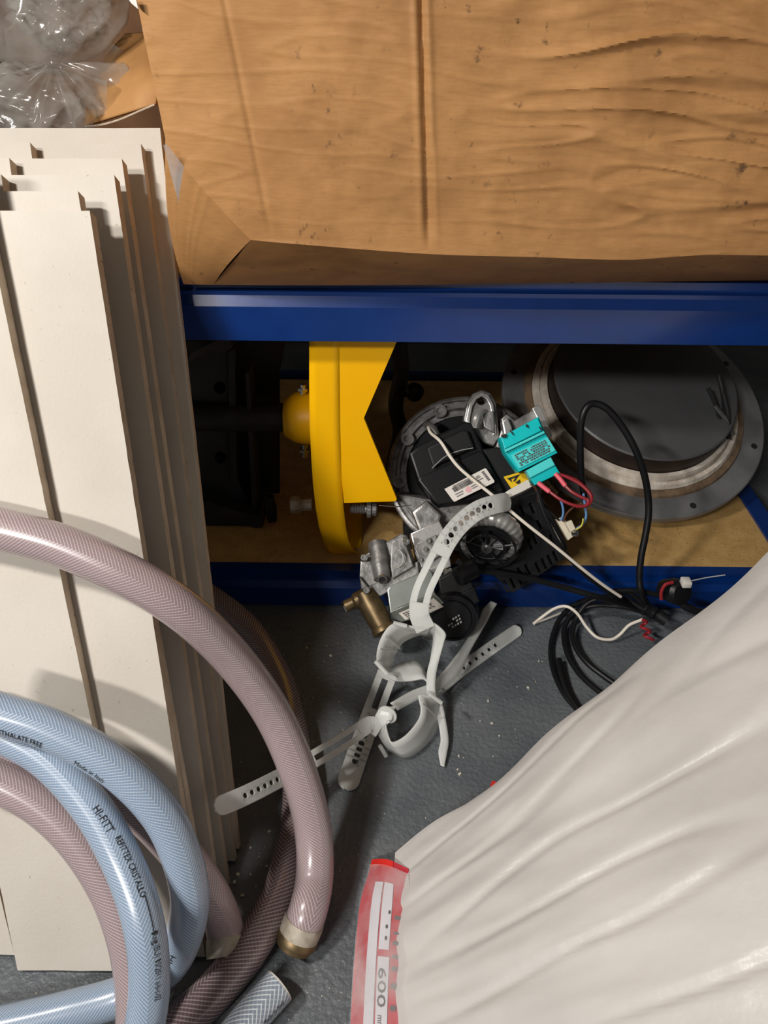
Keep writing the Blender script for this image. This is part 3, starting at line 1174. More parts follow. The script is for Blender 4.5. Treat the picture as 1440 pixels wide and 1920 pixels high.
# right hand black housing with the warning sticker
hs = plate('side_housing', M['blackm'], bu, [(905, 842), (940, 838), (1000, 862), (1012, 915), (1008, 930), (950, 942), (940, 915)], 1.05, 0.05, bevel=0.002)
st = plate('warning_sticker', M['esd'], hs, [(944, 894), (982, 883), (994, 902), (960, 918)], 1.046, 0.0008, bevel=0.0001)
prints('warning_symbol', M['ink'], st, [[(951, 897), (975, 889), (972, 893), (956, 899)], [(966, 905), (974, 899), (976, 904), (972, 908)],
                                       [(949, 896), (960, 904), (958, 898)], [(962, 902), (970, 890), (972, 892), (965, 903)]], 1.0445, 0, (968, 900))
# teal ignition module
te = plate('ignition_module', M['teal'], bu, [(938, 820), (1010, 781), (1023, 813), (1046, 849), (973, 885), (948, 849)], 1.0, 0.030, bevel=0.0012)
plate('lid_step', M['teal'], te, [(940, 820), (1008, 783), (1018, 806), (946, 842)], 0.994, 0.004, bevel=0.0008)
plate('ridge', M['teal2'], te, [(946, 843), (1020, 808), (1022, 812), (948, 848)], 0.993, 0.005, bevel=0.0008)
tp = lambda u, v: (962 + 62 * u + 14 * v, 853 - 31 * u + 23 * v)
plate('teal_label', M['teal2'], te, [tp(-.06, -.05), tp(1.05, -.05), tp(1.05, 1.05), tp(-.06, 1.05)], 0.998, 0.0006, bevel=0.0001)
rr = []
for k in range(6):
    v = 0.04 + k * 0.16
    u = 0.03
    while u < 0.93:
        wd = random.uniform(0.02, 0.07)
        if random.random() < 0.86:
            rr.append([tp(u, v), tp(u + wd, v), tp(u + wd, v + 0.10), tp(u, v + 0.10)])
        u += wd + 0.02
prints('small_print', M['inkg'], te, rr, 0.9968, 0, (990, 850))
prints('slots', M['ink'], te, [[(940, 816), (950, 812), (949, 820), (941, 821)], [(955, 807), (957, 806), (963, 815), (962, 816)], [(1010, 800), (1012, 799), (1016, 806), (1014, 807)],
                               [(985, 797), (989, 795), (990, 801), (988, 802)]], 0.9895, 0, (980, 800))
tcn = plate('connector', M['teal2'], te, [(987, 882), (1033, 857), (1041, 872), (995, 896)], 1.0, 0.022, bevel=0.001)
plate('socket', M['teal'], tcn, [(995, 896), (1041, 872), (1050, 887), (1003, 910)], 1.004, 0.022, bevel=0.001)
for pts, nm, m in (([(1009, 905, 1.0), (1016, 911, 0.998), (1030, 922, 0.995)], 'sleeve', 'pink_w'),
                   ([(1041, 888, 1.0), (1050, 898, 0.998), (1060, 911, 0.996)], 'sleeve', 'pink_w')):
    wire(nm, M[m], te, pts, 0.0032, 10)
wire('red_wire', M['red_w'], te, [(1028, 920, .996), (1050, 936, .992), (1075, 947, .99), (1096, 949, .99), (1108, 940, .992), (1106, 926, .996), (1088, 908, 1.0), (1062, 894, 1.003), (1048, 889, 1.004)], 0.0022)
wire('red_wire', M['red_w'], te, [(1058, 909, .997), (1072, 922, .994), (1090, 932, .992), (1102, 938, .991), (1098, 948, .99), (1080, 950, .991)], 0.0022)
wire('red_wire', M['red_w'], te, [(1054, 890, 1.003), (1080, 900, 1.004), (1102, 918, 1.0), (1110, 932, .996), (1104, 944, .993)], 0.0018)
mb = MB()
a, b_ = ond(1022, 903, 1.03), ond(1043, 927, 1.02)
pr = []
for k in range(17):
    pr.append((0.0042 if k % 2 else 0.0028, (b_ - a).length * k / 16))
mb.lathe(a, b_ - a, pr, 12)
mb.build('terminal_spring', M['brass'], bu, smooth=False)
# vented black cover
slots = []
for (x, y) in ((979, 957), (998, 953), (1009, 1064), (1021, 1057), (1032, 1050), (1042, 1043), (976, 1074), (990, 1068), (949, 1098), (962, 1093), (976, 1088), (990, 1083),
               (1003, 1010), (1020, 1003), (1012, 985), (994, 1020), (1036, 1012), (1026, 972)):
    slots.append(rect(x, y, 5.5, 20, -24))
vc = plate('vented_cover', M['black'], bu, [(936, 946), (1006, 926), (1018, 932), (1064, 1024), (1060, 1046), (962, 1112), (955, 1108), (926, 1079), (900, 1065), (900, 990)],
           1.035, 0.004, slots, 0.0008)
plate('cover_body', M['ink'], vc, [(938, 950), (1008, 930), (1060, 1024), (1056, 1044), (962, 1106), (930, 1078), (904, 1063), (905, 990)], 1.046, 0.03, bevel=0.001)
wire('edge_strip', M['alu_b'], vc, [(1008, 936, 1.03), (1030, 978, 1.03), (1058, 1030, 1.03)], 0.0012, 6)
# radial fan with foil-wrapped coil
fan = plate('fan_plate', M['blackm'], bu, circ(922, 1018, 60, 32, 50), 1.03, 0.012, bevel=0.002)
fx, fy, fz = tilted(44, -12)
fc = ond(917, 1004, 1.005)
mb = MB()
n1, n2 = 110, 14
vs, fs = [], []
for i in range(n1):
    th = 2 * math.pi * i / n1
    k = 1 + 0.055 * (1 if (i // 2) % 2 else -1) * (0.6 + 0.4 * noise.noise(Vector((i * 0.3, 0, 0)))) + 0.03 * noise.noise(Vector((i * 0.9, 2, 0)))
    for j in range(n2):
        ph = 2 * math.pi * j / n2
        rr_ = 0.033 + 0.0125 * k * math.cos(ph)
        vs.append(fc + (fx * math.cos(th) + fy * math.sin(th)) * rr_ + fz * (0.0125 * k * math.sin(ph)))
for i in range(n1):
    for j in range(n2):
        fs.append((i * n2 + j, ((i + 1) % n1) * n2 + j, ((i + 1) % n1) * n2 + (j + 1) % n2, i * n2 + (j + 1) % n2))
mb.add(vs, fs)
mb.build('coil', M['alu_b'], bu, angle=50)
cg = fc + fz * 0.024
mb = MB()
mb.lathe(cg, fz, [(0.036, -0.003), (0.0385, -0.003), (0.0385, 0.002), (0.036, 0.002), (0.036, -0.003)], 40, caps=False)
mb.lathe(cg, fz, [(0.023, -0.002), (0.0245, -0.002), (0.0245, 0.002), (0.023, 0.002), (0.023, -0.002)], 32, caps=False)
for k in range(5):
    th = 2 * math.pi * k / 5 + 0.4
    d_ = fx * math.cos(th) + fy * math.sin(th)
    mb.tube([cg + d_ * 0.007, cg + d_ * 0.037], 0.0017, 6)
mb.build('fan_cage', M['black'], bu)
mb = MB()
mb.lathe(cg, fz, [(0.030, -0.014), (0.030, -0.010), (0.0001, -0.010)], 32)
mb.build('fan_recess', M['blackm'], bu)
mb = MB()
for k in range(6):
    th = 2 * math.pi * k / 6
    pts_ = []
    for q in range(4):
        a_ = th + 0.22 * q
        d_ = fx * math.cos(a_) + fy * math.sin(a_)
        pts_.append((cg + d_ * 0.006 - fz * (0.001 + 0.0025 * q), cg + d_ * 0.021 - fz * (0.001 + 0.0025 * q)))
    mb.add([p for q in pts_ for p in q], [(2 * i, 2 * i + 1, 2 * i + 3, 2 * i + 2) for i in range(3)])
mb.lathe(cg, fz, [(0.008, -0.008), (0.008, 0.002), (0.006, 0.004), (0.003, 0.004), (0.003, 0.001)], 20)
mb.build('fan_blades', mat('fan_grey', (0.05, 0.05, 0.052), 0.35), bu)
# gas valve
va = plate('gas_valve', M['alu'], bu, [(676, 1046), (700, 1030), (752, 1000), (764, 1004), (784, 1076), (690, 1130), (680, 1122), (674, 1082)], 1.01, 0.05, bevel=0.002, tx=-6)
plate('flange_plate', M['alu'], va, [(674, 1080), (690, 1100), (784, 1052), (786, 1076), (692, 1130), (682, 1122)], 1.0, 0.012, bevel=0.0015, tx=-6, pivot=(728, 1070))
mb = MB()
mb.tube([ond(708, 1018, 1.02), ond(712, 1048, 1.010), ond(717, 1086, 0.997)], [0.013, 0.0135, 0.0115], 20)
mb.build('valve_barrel', M['alu'], va)
mb = MB()
a = ond(717, 1086, 0.988)
mb.lathe(a, CZ + CY * -0.5, [(0.0062, -0.006), (0.0066, 0.002), (0.0048, 0.002), (0.0044, -0.004)], 16)
mb.build('port', M['steel'], va)
mb = MB()
mb.lathe(a, CZ + CY * -0.5, [(0.0046, 0.0005), (0.0001, 0.0006)], 16)
mb.build('port_bore', M['ink'], va)
plate('raised_face', M['alu'], va, [(734, 1016), (756, 1004), (776, 1062), (736, 1086), (732, 1060)], 0.992, 0.012, bevel=0.0015, tx=-6, pivot=(728, 1070))
mb = MB()
c0 = ond(738, 1047, 0.984)
arc = [c0 + (CX * math.cos(t) + CY * math.sin(t)) * 0.013 for t in [math.radians(-70 + 12 * k) for k in range(12)]]
mb.tube(arc, 0.0012, 6)
mb.build('cast_ridge', M['alu_b'], va)
vb = plate('valve_block', M['alu_b'], bu, [(770, 1000), (824, 976), (836, 1000), (846, 1062), (806, 1080), (786, 1072)], 1.02, 0.045, bevel=0.0015, tx=-6)
plate('valve_step', M['alu'], vb, [(776, 1022), (818, 1002), (828, 1040), (790, 1064)], 1.006, 0.012, bevel=0.001, tx=-6)
for (x, y, r_s) in ((803, 1014, 0.0035), (797, 1030, 0.0028), (812, 1026, 0.0026), (788, 1050, 0.003)):
    mb = MB()
    mb.lathe(ond(x, y, 1.0), CZ, [(r_s, -0.004), (r_s, 0.001), (r_s * 0.5, 0.001), (r_s * 0.5, -0.001), (0.0001, -0.001)], 12)
    mb.build('set_screw', M['steel'], vb)
for (x, y, dd) in ((762, 1016, .988), (682, 1046, .995), (687, 1107, .985), (842, 1076, 1.0)):
    mb = MB()
    r_s = 0.0052 if x != 842 else 0.008
    mb.lathe(ond(x, y, dd), CZ + CY * 0.2, [(r_s, -0.006), (r_s, 0.001), (r_s * .8, 0.0025), (r_s * 0.4, 0.0025), (r_s * 0.4, 0.0008), (0.0001, 0.0008)], 14)
    mb.build('screw', M['steel'], bu)
mb = MB()
a, b_ = ond(704, 1122, 1.0), ond(708, 1142, 0.985)
mb.cyl(a, b_, 0.0055, 12)
mb.lathe(b_, b_ - a, [(0.007, -0.008), (0.007, 0.0), (0.004, 0.0), (0.004, -0.003), (0.0001, -0.003)], 14)
mb.build('hex_screw', M['steel'], bu)
# zinc cover with rating plate, black solenoid
zc = plate('zinc_cover', M['zinc'], bu, [(726, 1106), (732, 1098), (806, 1066), (812, 1076), (815, 1112), (732, 1150)], 0.99, 0.035, bevel=0.0015, tx=-10)
rp = plate('rating_plate', M['zinc'], zc, [(731, 1150), (815, 1111), (839, 1138), (792, 1162), (752, 1172), (738, 1164)], 0.979, 0.004, bevel=0.0008, tx=22, pivot=(784, 1130))
plate('rating_label', M['label'], zc, [(748, 1152), (813, 1120), (832, 1138), (795, 1156), (760, 1166)], 0.972, 0.0006, bevel=0.0001, tx=22, pivot=(784, 1136))
rq = lambda u, v: (750 + 64 * u + 17 * v, 1152 - 31 * u + 17 * v)
rr = []
for k in range(4):
    v = 0.10 + 0.2 * k
    u = 0.05
    while u < 0.62:
        wd = random.uniform(0.02, 0.08)
        rr.append([rq(u, v), rq(u + wd, v), rq(u + wd, v + 0.10), rq(u, v + 0.10)])
        u += wd + 0.02
for a0 in (0.72, 0.82):      # CE style mark
    for k in range(7):
        t0, t1 = math.radians(60 + 34 * k), math.radians(60 + 34 * (k + 1))
        f_ = lambda t, r: rq(a0 + 0.05 * r * math.cos(t), 0.45 + 0.22 * r * math.sin(t))
        rr.append([f_(t0, 1), f_(t1, 1), f_(t1, 0.7), f_(t0, 0.7)])
prints('rating_print', M['inkg'], zc, rr, 0.9705, 22, (784, 1136))
sol = MB()
sx_, sy_, sz_ = tilted(18, -6)
scn = ond(848, 1160, 0.985)
sol.lathe(scn, sz_, [(0.0345, -0.03), (0.0345, -0.004), (0.033, 0.0), (0.030, 0.0), (0.029, -0.002), (0.026, -0.002), (0.025, 0.001), (0.0001, 0.0015)], 48)
so = sol.build('solenoid', M['black'], bu)
m_ = text_mesh('230', 0.010, 0.004)
rr = []
for k in range(5):
    for q in range(3):
        if random.random() < 0.8:
            rr.append([(838 + k * 5 + q * 2, 1166 + q * 6 - k * 3), (841 + k * 5 + q * 2, 1164 + q * 6 - k * 3), (842 + k * 5 + q * 2, 1167 + q * 6 - k * 3), (839 + k * 5 + q * 2, 1169 + q * 6 - k * 3)])
bpy.data.meshes.remove(m_)
prints('moulded_print', M['grey_p'], so, rr, 0.976, 0, (850, 1165))
plate('plug_body', M['blackm'], bu, [(822, 1086), (862, 1064), (880, 1082), (892, 1108), (850, 1130), (826, 1112)], 0.985, 0.035, bevel=0.002)
mb = MB()
mb.cyl(ond(858, 1082, 0.975), ond(888, 1066, 0.985), 0.0125, 20)
mb.build('cable_gland', M['black'], bu)
plate('plug_step', M['black'], bu, [(852, 1118), (890, 1100), (900, 1128), (868, 1146)], 0.982, 0.02, bevel=0.002)
# chrome nut under the solenoid
mb = MB()
mb.lathe(ond(803, 1192, 0.985), tilted(50, 10)[2], [(0.010, -0.012), (0.010, 0.0), (0.006, 0.0), (0.006, 0.004), (0.0001, 0.004)], 6)
mb.build('nut', M['steel'], bu, smooth=False)
# brass elbow
mb = MB()
mb.tube(catmull([ond(648, 1137, 1.0), ond(668, 1128, 1.0), ond(686, 1118, 1.0)], 4), [0.0085] * 4 + [0.012] * 5, 16)
mb.build('pipe_stub', M['brass'], bu)
mb = MB()
mb.lathe(ond(645, 1139, 1.0), ond(668, 1128, 1.0) - ond(645, 1139, 1.0), [(0.006, -0.002), (0.0082, 0), (0.0082, 0.006)], 6)
mb.build('pipe_cap', M['steel'], bu, smooth=False)
mb = MB()
mb.tube([ond(683, 1112, 1.0), ond(696, 1135, 0.995), ond(712, 1165, 0.99), ond(722, 1186, 0.985)], [0.014, 0.0165, 0.016, 0.0125], 20)
mb.lathe(ond(719, 1180, 0.986), ond(722, 1186, 0.985) - ond(712, 1165, 0.99), [(0.015, -0.004), (0.0165, 0), (0.0165, 0.004), (0.013, 0.006)], 24)
mb.build('brass_elbow', M['brass'], bu)
# white spade connector, choc block and small wires
mb = MB()
mb.tube([ond(938, 936, 1.0), ond(955, 927, 1.0), ond(975, 917, 1.003), ond(992, 908, 1.005)], [0.004, 0.0065, 0.0075, 0.0075], 4)
mb.build('spade_sleeve', M['clearw'], bu, smooth=False)
wire('brown_wire', M['brown_w'], bu, [(985, 913, 1.003), (998, 910, 1.0), (1006, 920, 1.005), (1010, 940, 1.01)], 0.0016)
wire('blue_wire', M['blue_w'], bu, [(1048, 932, 1.02), (1054, 946, 1.015), (1056, 962, 1.01), (1052, 976, 1.008)], 0.0016)
wire('black_wire', M['cable'], bu, [(1010, 934, 1.01), (1028, 955, 1.01), (1048, 976, 1.01)], 0.0014)
wire('blue_wire', M['blue_w'], bu, [(1094, 925, 1.0), (1097, 950, 1.0), (1099, 968, 1.002), (1092, 984, 1.005), (1078, 992, 1.008)], 0.0016)
wire('yellow_green_wire', M['yg_w'], bu, [(1094, 972, .998), (1090, 986, 1.0), (1076, 995, 1.004)], 0.0013)
wire('dark_wire', M['brown_w'], bu, [(1090, 944, 1.01), (1074, 952, 1.012), (1062, 964, 1.012), (1056, 978, 1.01)], 0.0014)
ck = plate('terminal_block', M['cream'], bu, [(1043, 974), (1056, 969), (1078, 1004), (1066, 1013)], 1.012, 0.012, bevel=0.001)
plate('terminal_step', M['cream'], ck, [(1060, 980), (1072, 975), (1080, 992), (1070, 998)], 1.0, 0.010, bevel=0.001)
mb = MB()
mb.lathe(ond(1082, 1000, 1.0), tilted(0, 40)[2], [(0.0045, -0.006), (0.0045, 0), (0.002, 0), (0.0001, 0)], 10)
mb.build('terminal_screw', M['steel'], ck)
# black lead from the unit, white ignition lead
wire('power_lead', M['cable'], bu, [(858, 1052, 1.01), (880, 1066, 1.0), (930, 1074, 1.005), (990, 1084, 1.015), (1060, 1102, 1.02), (1130, 1122, 1.02), (1190, 1140, 'z', 0.05), (1225, 1150, 'z', 0.035)], 0.0043, 10)
wire('lead', M['cable'], bu, [(1008, 920, 1.0), (1020, 960, .995), (1040, 1005, .995), (1064, 1042, 1.0), (1100, 1080, 1.015), (1150, 1115, 1.03), (1185, 1134, 'z', 0.055), (1222, 1152, 'z', 0.04)], 0.0030, 8)
wire('white_lead', M['white_w'], bu, [(803, 801, 1.07), (808, 812, 1.05), (826, 828, 1.022), (844, 856, 1.012), (862, 878, 1.008), (890, 902, 1.004), (925, 930, 0.996), (950, 952, 0.988), (990, 985, 0.985), (1040, 1024, 0.99), (1090, 1065, 1.0), (1130, 1096, 1.015), (1164, 1119, 1.03)], 0.0022, 8)
wire('thin_wire', M['alu_b'], bu, [(712, 948, 0.95), (745, 950, .99), (772, 947, 1.03)], 0.0006, 6)
mb = MB()
mb.tube([ond(800, 795, 1.085), ond(812, 806, 1.07), ond(820, 818, 1.065)], [0.006, 0.007, 0.005], 10)
mb.build('lead_clip', M['alu'], bu)

# ================================================================== black cable arch, coil and bundle
cb_ = thing('cable_bundle', onz(1200, 1180, 0.0), 'tangle of black cables with taped bundle on floor beside white film', 'cable')
wire('arched_cable', M['cable'], cb_, [(1096, 935, 1.04), (1090, 890, 1.02), (1088, 840, 1.0), (1090, 790, 0.985), (1100, 764, 0.98), (1116, 757, 0.98), (1140, 768, .98), (1168, 802, .985), (1192, 845, .99),
                                       (1208, 890, 1.0), (1215, 930, 1.01), (1216, 965, 1.015), (1210, 1005, 1.02), (1202, 1045, 1.025), (1199, 1085, 1.03), (1204, 1115, 1.035), (1218, 1142, 'z', 0.04)], 0.0047, 12, 8)
coils = [
    [(1222, 1150, .04), (1180, 1130, .045), (1130, 1122, .04), (1085, 1130, .03), (1050, 1160, .015), (1034, 1205, .006), (1036, 1250, .005), (1054, 1295, .005), (1082, 1330, .005), (1130, 1375, .005)],
    [(1222, 1152, .035), (1170, 1138, .05), (1115, 1135, .04), (1075, 1150, .024), (1058, 1180, .012), (1062, 1220, .008), (1082, 1258, .006), (1112, 1288, .006), (1150, 1315, .006)],
    [(1215, 1146, .05), (1160, 1120, .06), (1105, 1128, .045), (1078, 1165, .02), (1076, 1205, .013), (1098, 1240, .010), (1132, 1268, .008), (1180, 1300, .008)],
    [(1048, 1236, .012), (1052, 1262, .012), (1064, 1298, .010), (1086, 1332, .010), (1120, 1370, .01)],
    [(1225, 1150, .045), (1180, 1112, .07), (1140, 1110, .07), (1190, 1108, .075), (1250, 1120, .07), (1300, 1140, .05)],
]
for c in coils:
    wire('cable_loop', M['cable'], cb_, [(x, y, 'z', z) for x, y, z in c], 0.0038, 10)
wire('tape_wrap', M['blackm'], cb_, [(1206, 1138, 'z', 0.052), (1218, 1146, 'z', 0.046), (1232, 1152, 'z', 0.044), (1250, 1164, 'z', 0.040)], 0.0088, 12)
for q in ((1211, 1142), (1226, 1150)):
    mb = MB()
    c = onz(q[0], q[1], 0.049)
    mb.lathe(c, onz(q[0] + 12, q[1] + 7, 0.047) - c, [(0.0095, -0.002), (0.0105, 0), (0.0095, 0.002)], 14)
    mb.build('cable_tie', M['black'], cb_)
wire('white_wire', M['white_w'], cb_, [(1000, 1170, 'z', .006), (1015, 1158, 'z', .012), (1040, 1141, 'z', .03), (1062, 1137, 'z', .04), (1082, 1150, 'z', .035), (1100, 1176, 'z', .02), (1120, 1195, 'z', .012), (1145, 1199, 'z', .01),
                                       (1162, 1190, 'z', .015), (1180, 1172, 'z', .03), (1206, 1161, 'z', .04)], 0.0022)
wire('white_wire', M['white_w'], cb_, [(1004, 1168, 'z', .004), (1025, 1160, 'z', .006), (1052, 1149, 'z', .010)], 0.0017)
pts = []
for k in range(26):
    t = k / 25
    x = 1204 + 14 * t + 7 * math.sin(t * 14)
    y = 1162 + 38 * t
    pts.append((x, y, 'z', 0.04 - 0.012 * t + 0.003 * math.cos(t * 14)))
wire('red_wire', M['red_w'], cb_, pts, 0.0022, 8, 3)
# small black plug with white clip and red lead near the film
pg = thing('black_plug', onz(1270, 1125, 0.0), 'small black plug with white clip and red wire by lower blue beam', 'plug')
mb = MB()
pc = ond(1272, 1110, 1.0)
mb.lathe(pc, Vector((0.3, -0.8, 0.5)), [(0.012, -0.03), (0.017, -0.012), (0.018, 0.004), (0.014, 0.009), (0.006, 0.010), (0.0001, 0.010)], 20)
mb.build('plug_body', M['black'], pg)
mb = MB()
mb.box(ond(1286, 1092, 0.985), (0.012, 0.014, 0.009), bev=0.0015)
mb.build('white_clip', M['clearw'], pg)
wire('red_wire', M['red_w'], pg, [(1262, 1092, .985), (1248, 1096, .985), (1240, 1110, .99), (1240, 1124, .995)], 0.0022)
wire('lead', M['cable'], pg, [(1272, 1122, 1.0), (1285, 1138, 1.0), (1320, 1150, 1.0)], 0.005)
wire('thin_wire', M['grey_p'], pg, [(1292, 1090, .985), (1325, 1083, .98), (1360, 1078, .97)], 0.0008)

# ================================================================== nylon pipe straps
ns1 = thing('pipe_strap', onz(780, 1290, 0.0), 'upper translucent white pipe strap with perforated tail arching up over the fan', 'strap', 'translucent white pipe straps')
ns2 = thing('pipe_strap', onz(765, 1420, 0.0), 'lower translucent white pipe strap with open ring resting on the grey floor', 'strap', 'translucent white pipe straps')


def ribbon(name, parent, pairs, seg=8, th=0.0020, m='nylon'):
    """pairs of edge points (pixel, pixel, depth) -> curved band"""
    A = catmull([P3(a) for a, b in pairs], seg)
    B = catmull([P3(b) for a, b in pairs], seg)
    K = 3
    m_ = MB()
    n = len(A)
    m_.add([A[i].lerp(B[i], k / K) for i in range(n) for k in range(K + 1)],
           [(i * (K + 1) + k, i * (K + 1) + k + 1, (i + 1) * (K + 1) + k + 1, (i + 1) * (K + 1) + k) for i in range(n - 1) for k in range(K)])
    o = m_.build(name, M[m], parent, angle=60)
    s_ = o.modifiers.new('thick', 'SOLIDIFY')
    s_.thickness = th
    s_.offset = 0
    return o


def strap(name, parent, pts, width, holes, slot, side=None, round_end=True, th=0.0022, hole_r=0.0022, wtaper=None):
    """flat perforated strap along a path. holes: list of fractions; slot: (f0, f1)"""
    path = catmull([P3(p) for p in pts], 16)
    L = [0]
    for i in range(1, len(path)):
        L.append(L[-1] + (path[i] - path[i - 1]).length)
    tot = L[-1]

    def at(s):
        s = min(max(s, 0), tot)
        for i in range(1, len(L)):
            if L[i] >= s:
                f = (s - L[i - 1]) / max(L[i] - L[i - 1], 1e-9)
                p = path[i - 1].lerp(path[i], f)
                i0, i1 = max(i - 2, 0), min(i + 1, len(path) - 1)
                return p, (path[i1] - path[i0]).normalized()
        return path[-1], (path[-1] - path[-2]).normalized()

    def map_(s, t):
        p, tg = at(s)
        up = side if side is not None else (CPOS - p).normalized()
        x = tg.cross(up).normalized()
        return p + x * t

    hw = width / 2
    m_ = MB()
    cell = width * 0.42
    marks = [(h * tot, 'h') for h in holes] + ([(slot[0] * tot, 's')] if slot else [])
    marks.sort()
    s = 0.0
    idx = 0

    def wid(s_):
        k = hw
        if round_end and s_ > tot - hw:
            q = (s_ - (tot - hw)) / hw
            k = hw * math.sqrt(max(0.03, 1 - q * q))
        if wtaper:
            k *= wtaper(s_ / tot)
        return k

    def solid(a, b, lo=-1.0, hi=1.0):
        n = max(1, int((b - a) / 0.003))
        for i in range(n):
            s0, s1 = a + (b - a) * i / n, a + (b - a) * (i + 1) / n
            ts = [lo, lo + (hi - lo) * 0.5, hi]
            for k in range(2):
                m_.add([map_(s0, ts[k] * wid(s0)), map_(s0, ts[k + 1] * wid(s0)), map_(s1, ts[k + 1] * wid(s1)), map_(s1, ts[k] * wid(s1))], [(0, 1, 2, 3)])

    for ms, kind in marks:
        if kind == 'h':
            a, b = ms - cell / 2, ms + cell / 2
            if a > s:
                solid(s, a)
            r = cell * 0.40
            # square cell with round hole
            solid(a, b, -1, -0.42)
            solid(a, b, 0.42, 1)
            cw = 0.42 * hw
            n = 12
            inner, outer = [], []
            for k in range(n):
                th_ = 2 * math.pi * k / n
                c_, s_ = math.cos(th_), math.sin(th_)
                inner.append(map_(ms + r * c_, r * 0.95 * s_))
                q = 1 / max(abs(c_), abs(s_))
                outer.append(map_(ms + cell / 2 * c_ * q, cw * s_ * q))
            m_.add(inner + outer, [(k, (k + 1) % n, n + (k + 1) % n, n + k) for k in range(n)])
            s = b
        else:
            a, b = slot[0] * tot, slot[1] * tot
            solid(s, a)
            solid(a, b, -1, -0.32)
            solid(a, b, 0.32, 1)
            s = b
    solid(s, tot)
    bm = bmesh.new()
    me = bpy.data.meshes.new(name)
    me.from_pydata([tuple(v) for v in m_.v], [], m_.f)
    bm.from_mesh(me)
    bmesh.ops.remove_doubles(bm, verts=bm.verts[:], dist=0.00012)
    bmesh.ops.recalc_face_normals(bm, faces=bm.faces[:])
    for f in bm.faces:
        f.smooth = False
    bm.to_mesh(me)
    bm.free()
    me.materials.append(M['nylon'])
    o = link(name, me, parent)
    s_ = o.modifiers.new('thick', 'SOLIDIFY')
    s_.thickness = th
    s_.offset = 0
    # raised rims along both edges
    m2 = MB()
    for sg in (-1, 1):
        pts2 = [map_(tot * k / 60, sg * 0.93 * wid(tot * k / 60)) for k in range(61)]
        m2.tube(pts2, 0.0012, 6)
    m2.build('edge_rim', M['nylon'], o)
    return o


# strap one: arch tail, ring, side leg, hanging tail
strap('perforated_tail', ns1, [(798, 1180, 0.925), (786, 1150, 0.92), (792, 1110, 0.915), (815, 1060, 0.915), (840, 1012, 0.925), (868, 978, 0.94), (900, 955, 0.95), (935, 944, 0.965), (957, 940, 0.985)],
      0.024, [0.49, 0.535, 0.58, 0.625, 0.67, 0.71, 0.75, 0.79, 0.83], (0.15, 0.41))
ribbon('ring', ns1, [((806, 1176, .925), (800, 1192, .955)), ((780, 1176, .92), (790, 1190, .955)), ((740, 1170, .915), (775, 1194, .955)), ((720, 1188, .915), (756, 1204, .955)), ((709, 1216, .92), (742, 1222, .96)),
                     ((708, 1242, .925), (736, 1245, .965)), ((722, 1262, .935), (738, 1250, .97)), ((740, 1276, .94), (752, 1243, .975)), ((768, 1277, .945), (778, 1240, .978)),
                     ((792, 1273, .945), (790, 1248, .975)), ((801, 1278, .945), (800, 1266, .97))])
ribbon('ring_arm', ns1, [((790, 1176, .925), (794, 1192, .955)), ((806, 1165, .925), (806, 1188, .95)), ((834, 1186, .925), (812, 1192, .945)), ((832, 1205, .93), (812, 1206, .945)), ((824, 1235, .935), (807, 1236, .94)),
                         ((818, 1262, .938), (801, 1260, .94)), ((816, 1290, .938), (800, 1292, .94)), ((820, 1316, .94), (806, 1316, .942))])
mb = MB()
for a, b_ in (((738, 1168), (762, 1174)), ((704, 1240), (726, 1264))):
    mb.tube([ond(*a, .912), ond(*b_, .915)], 0.0028, 8)
mb.build('clip', M['nylon'], ns1)
mb = MB()
for a, b_ in (((722, 1192), (750, 1216)), ((712, 1216), (744, 1222))):
    mb.tube([ond(*a, .912), ond(*b_, .952)], 0.0010, 6)
mb.build('rib', M['nylon'], ns1)
strap('perforated_tail', ns1, [(727, 1262, .945), (716, 1290, 'z', .036), (704, 1322, 'z', .020), (690, 1360, 'z', .012), (672, 1410, 'z', .008), (660, 1445, 'z', .006), (648, 1480, 'z', .005)],
      0.0255, [0.40, 0.55, 0.62, 0.67, 0.72, 0.77], (0.06, 0.32))
ribbon('flat_tail', ns1, [((814, 1314, .95), (828, 1314, .95)), ((820, 1345, .942), (834, 1340, .944)), ((826, 1385, .925), (841, 1386, .925)), ((822, 1410, .912), (838, 1412, .911)), ((826, 1435, .900), (833, 1438, .899))])
# strap two: lower ring and its tails
ribbon('ring', ns2, [((806, 1306, .915), (824, 1318, .94)), ((786, 1304, .91), (822, 1322, .945)), ((790, 1330, .905), (821, 1334, .945)), ((784, 1352, .90), (818, 1366, .94)), ((760, 1380, .89), (795, 1400, .918)), ((736, 1392, .885), (762, 1420, .905)),
                     ((728, 1380, .885), (735, 1410, .91)), ((724, 1355, .88), (718, 1392, .90)), ((734, 1350, .878), (706, 1368, .89)), ((738, 1334, .88), (703, 1345, .885)), ((742, 1324, .885), (712, 1328, .885))])
mb = MB()
a = ond(726, 1340, .884)
mb.lathe(a, tilted(25, -20)[2], [(0.012, -0.0010), (0.012, 0.0010), (0.0001, 0.0010)], 24)
mb.build('pad', M['nylon'], ns2)
strap('perforated_tail', ns2, [(712, 1368, .885), (694, 1358, .88), (668, 1374, .87), (620, 1404, .85), (560, 1440, .825), (500, 1472, .785), (450, 1496, .755), (402, 1515, .732)],
      0.0185, [0.60, 0.64, 0.68, 0.72, 0.76, 0.80, 0.84], (0.13, 0.40))
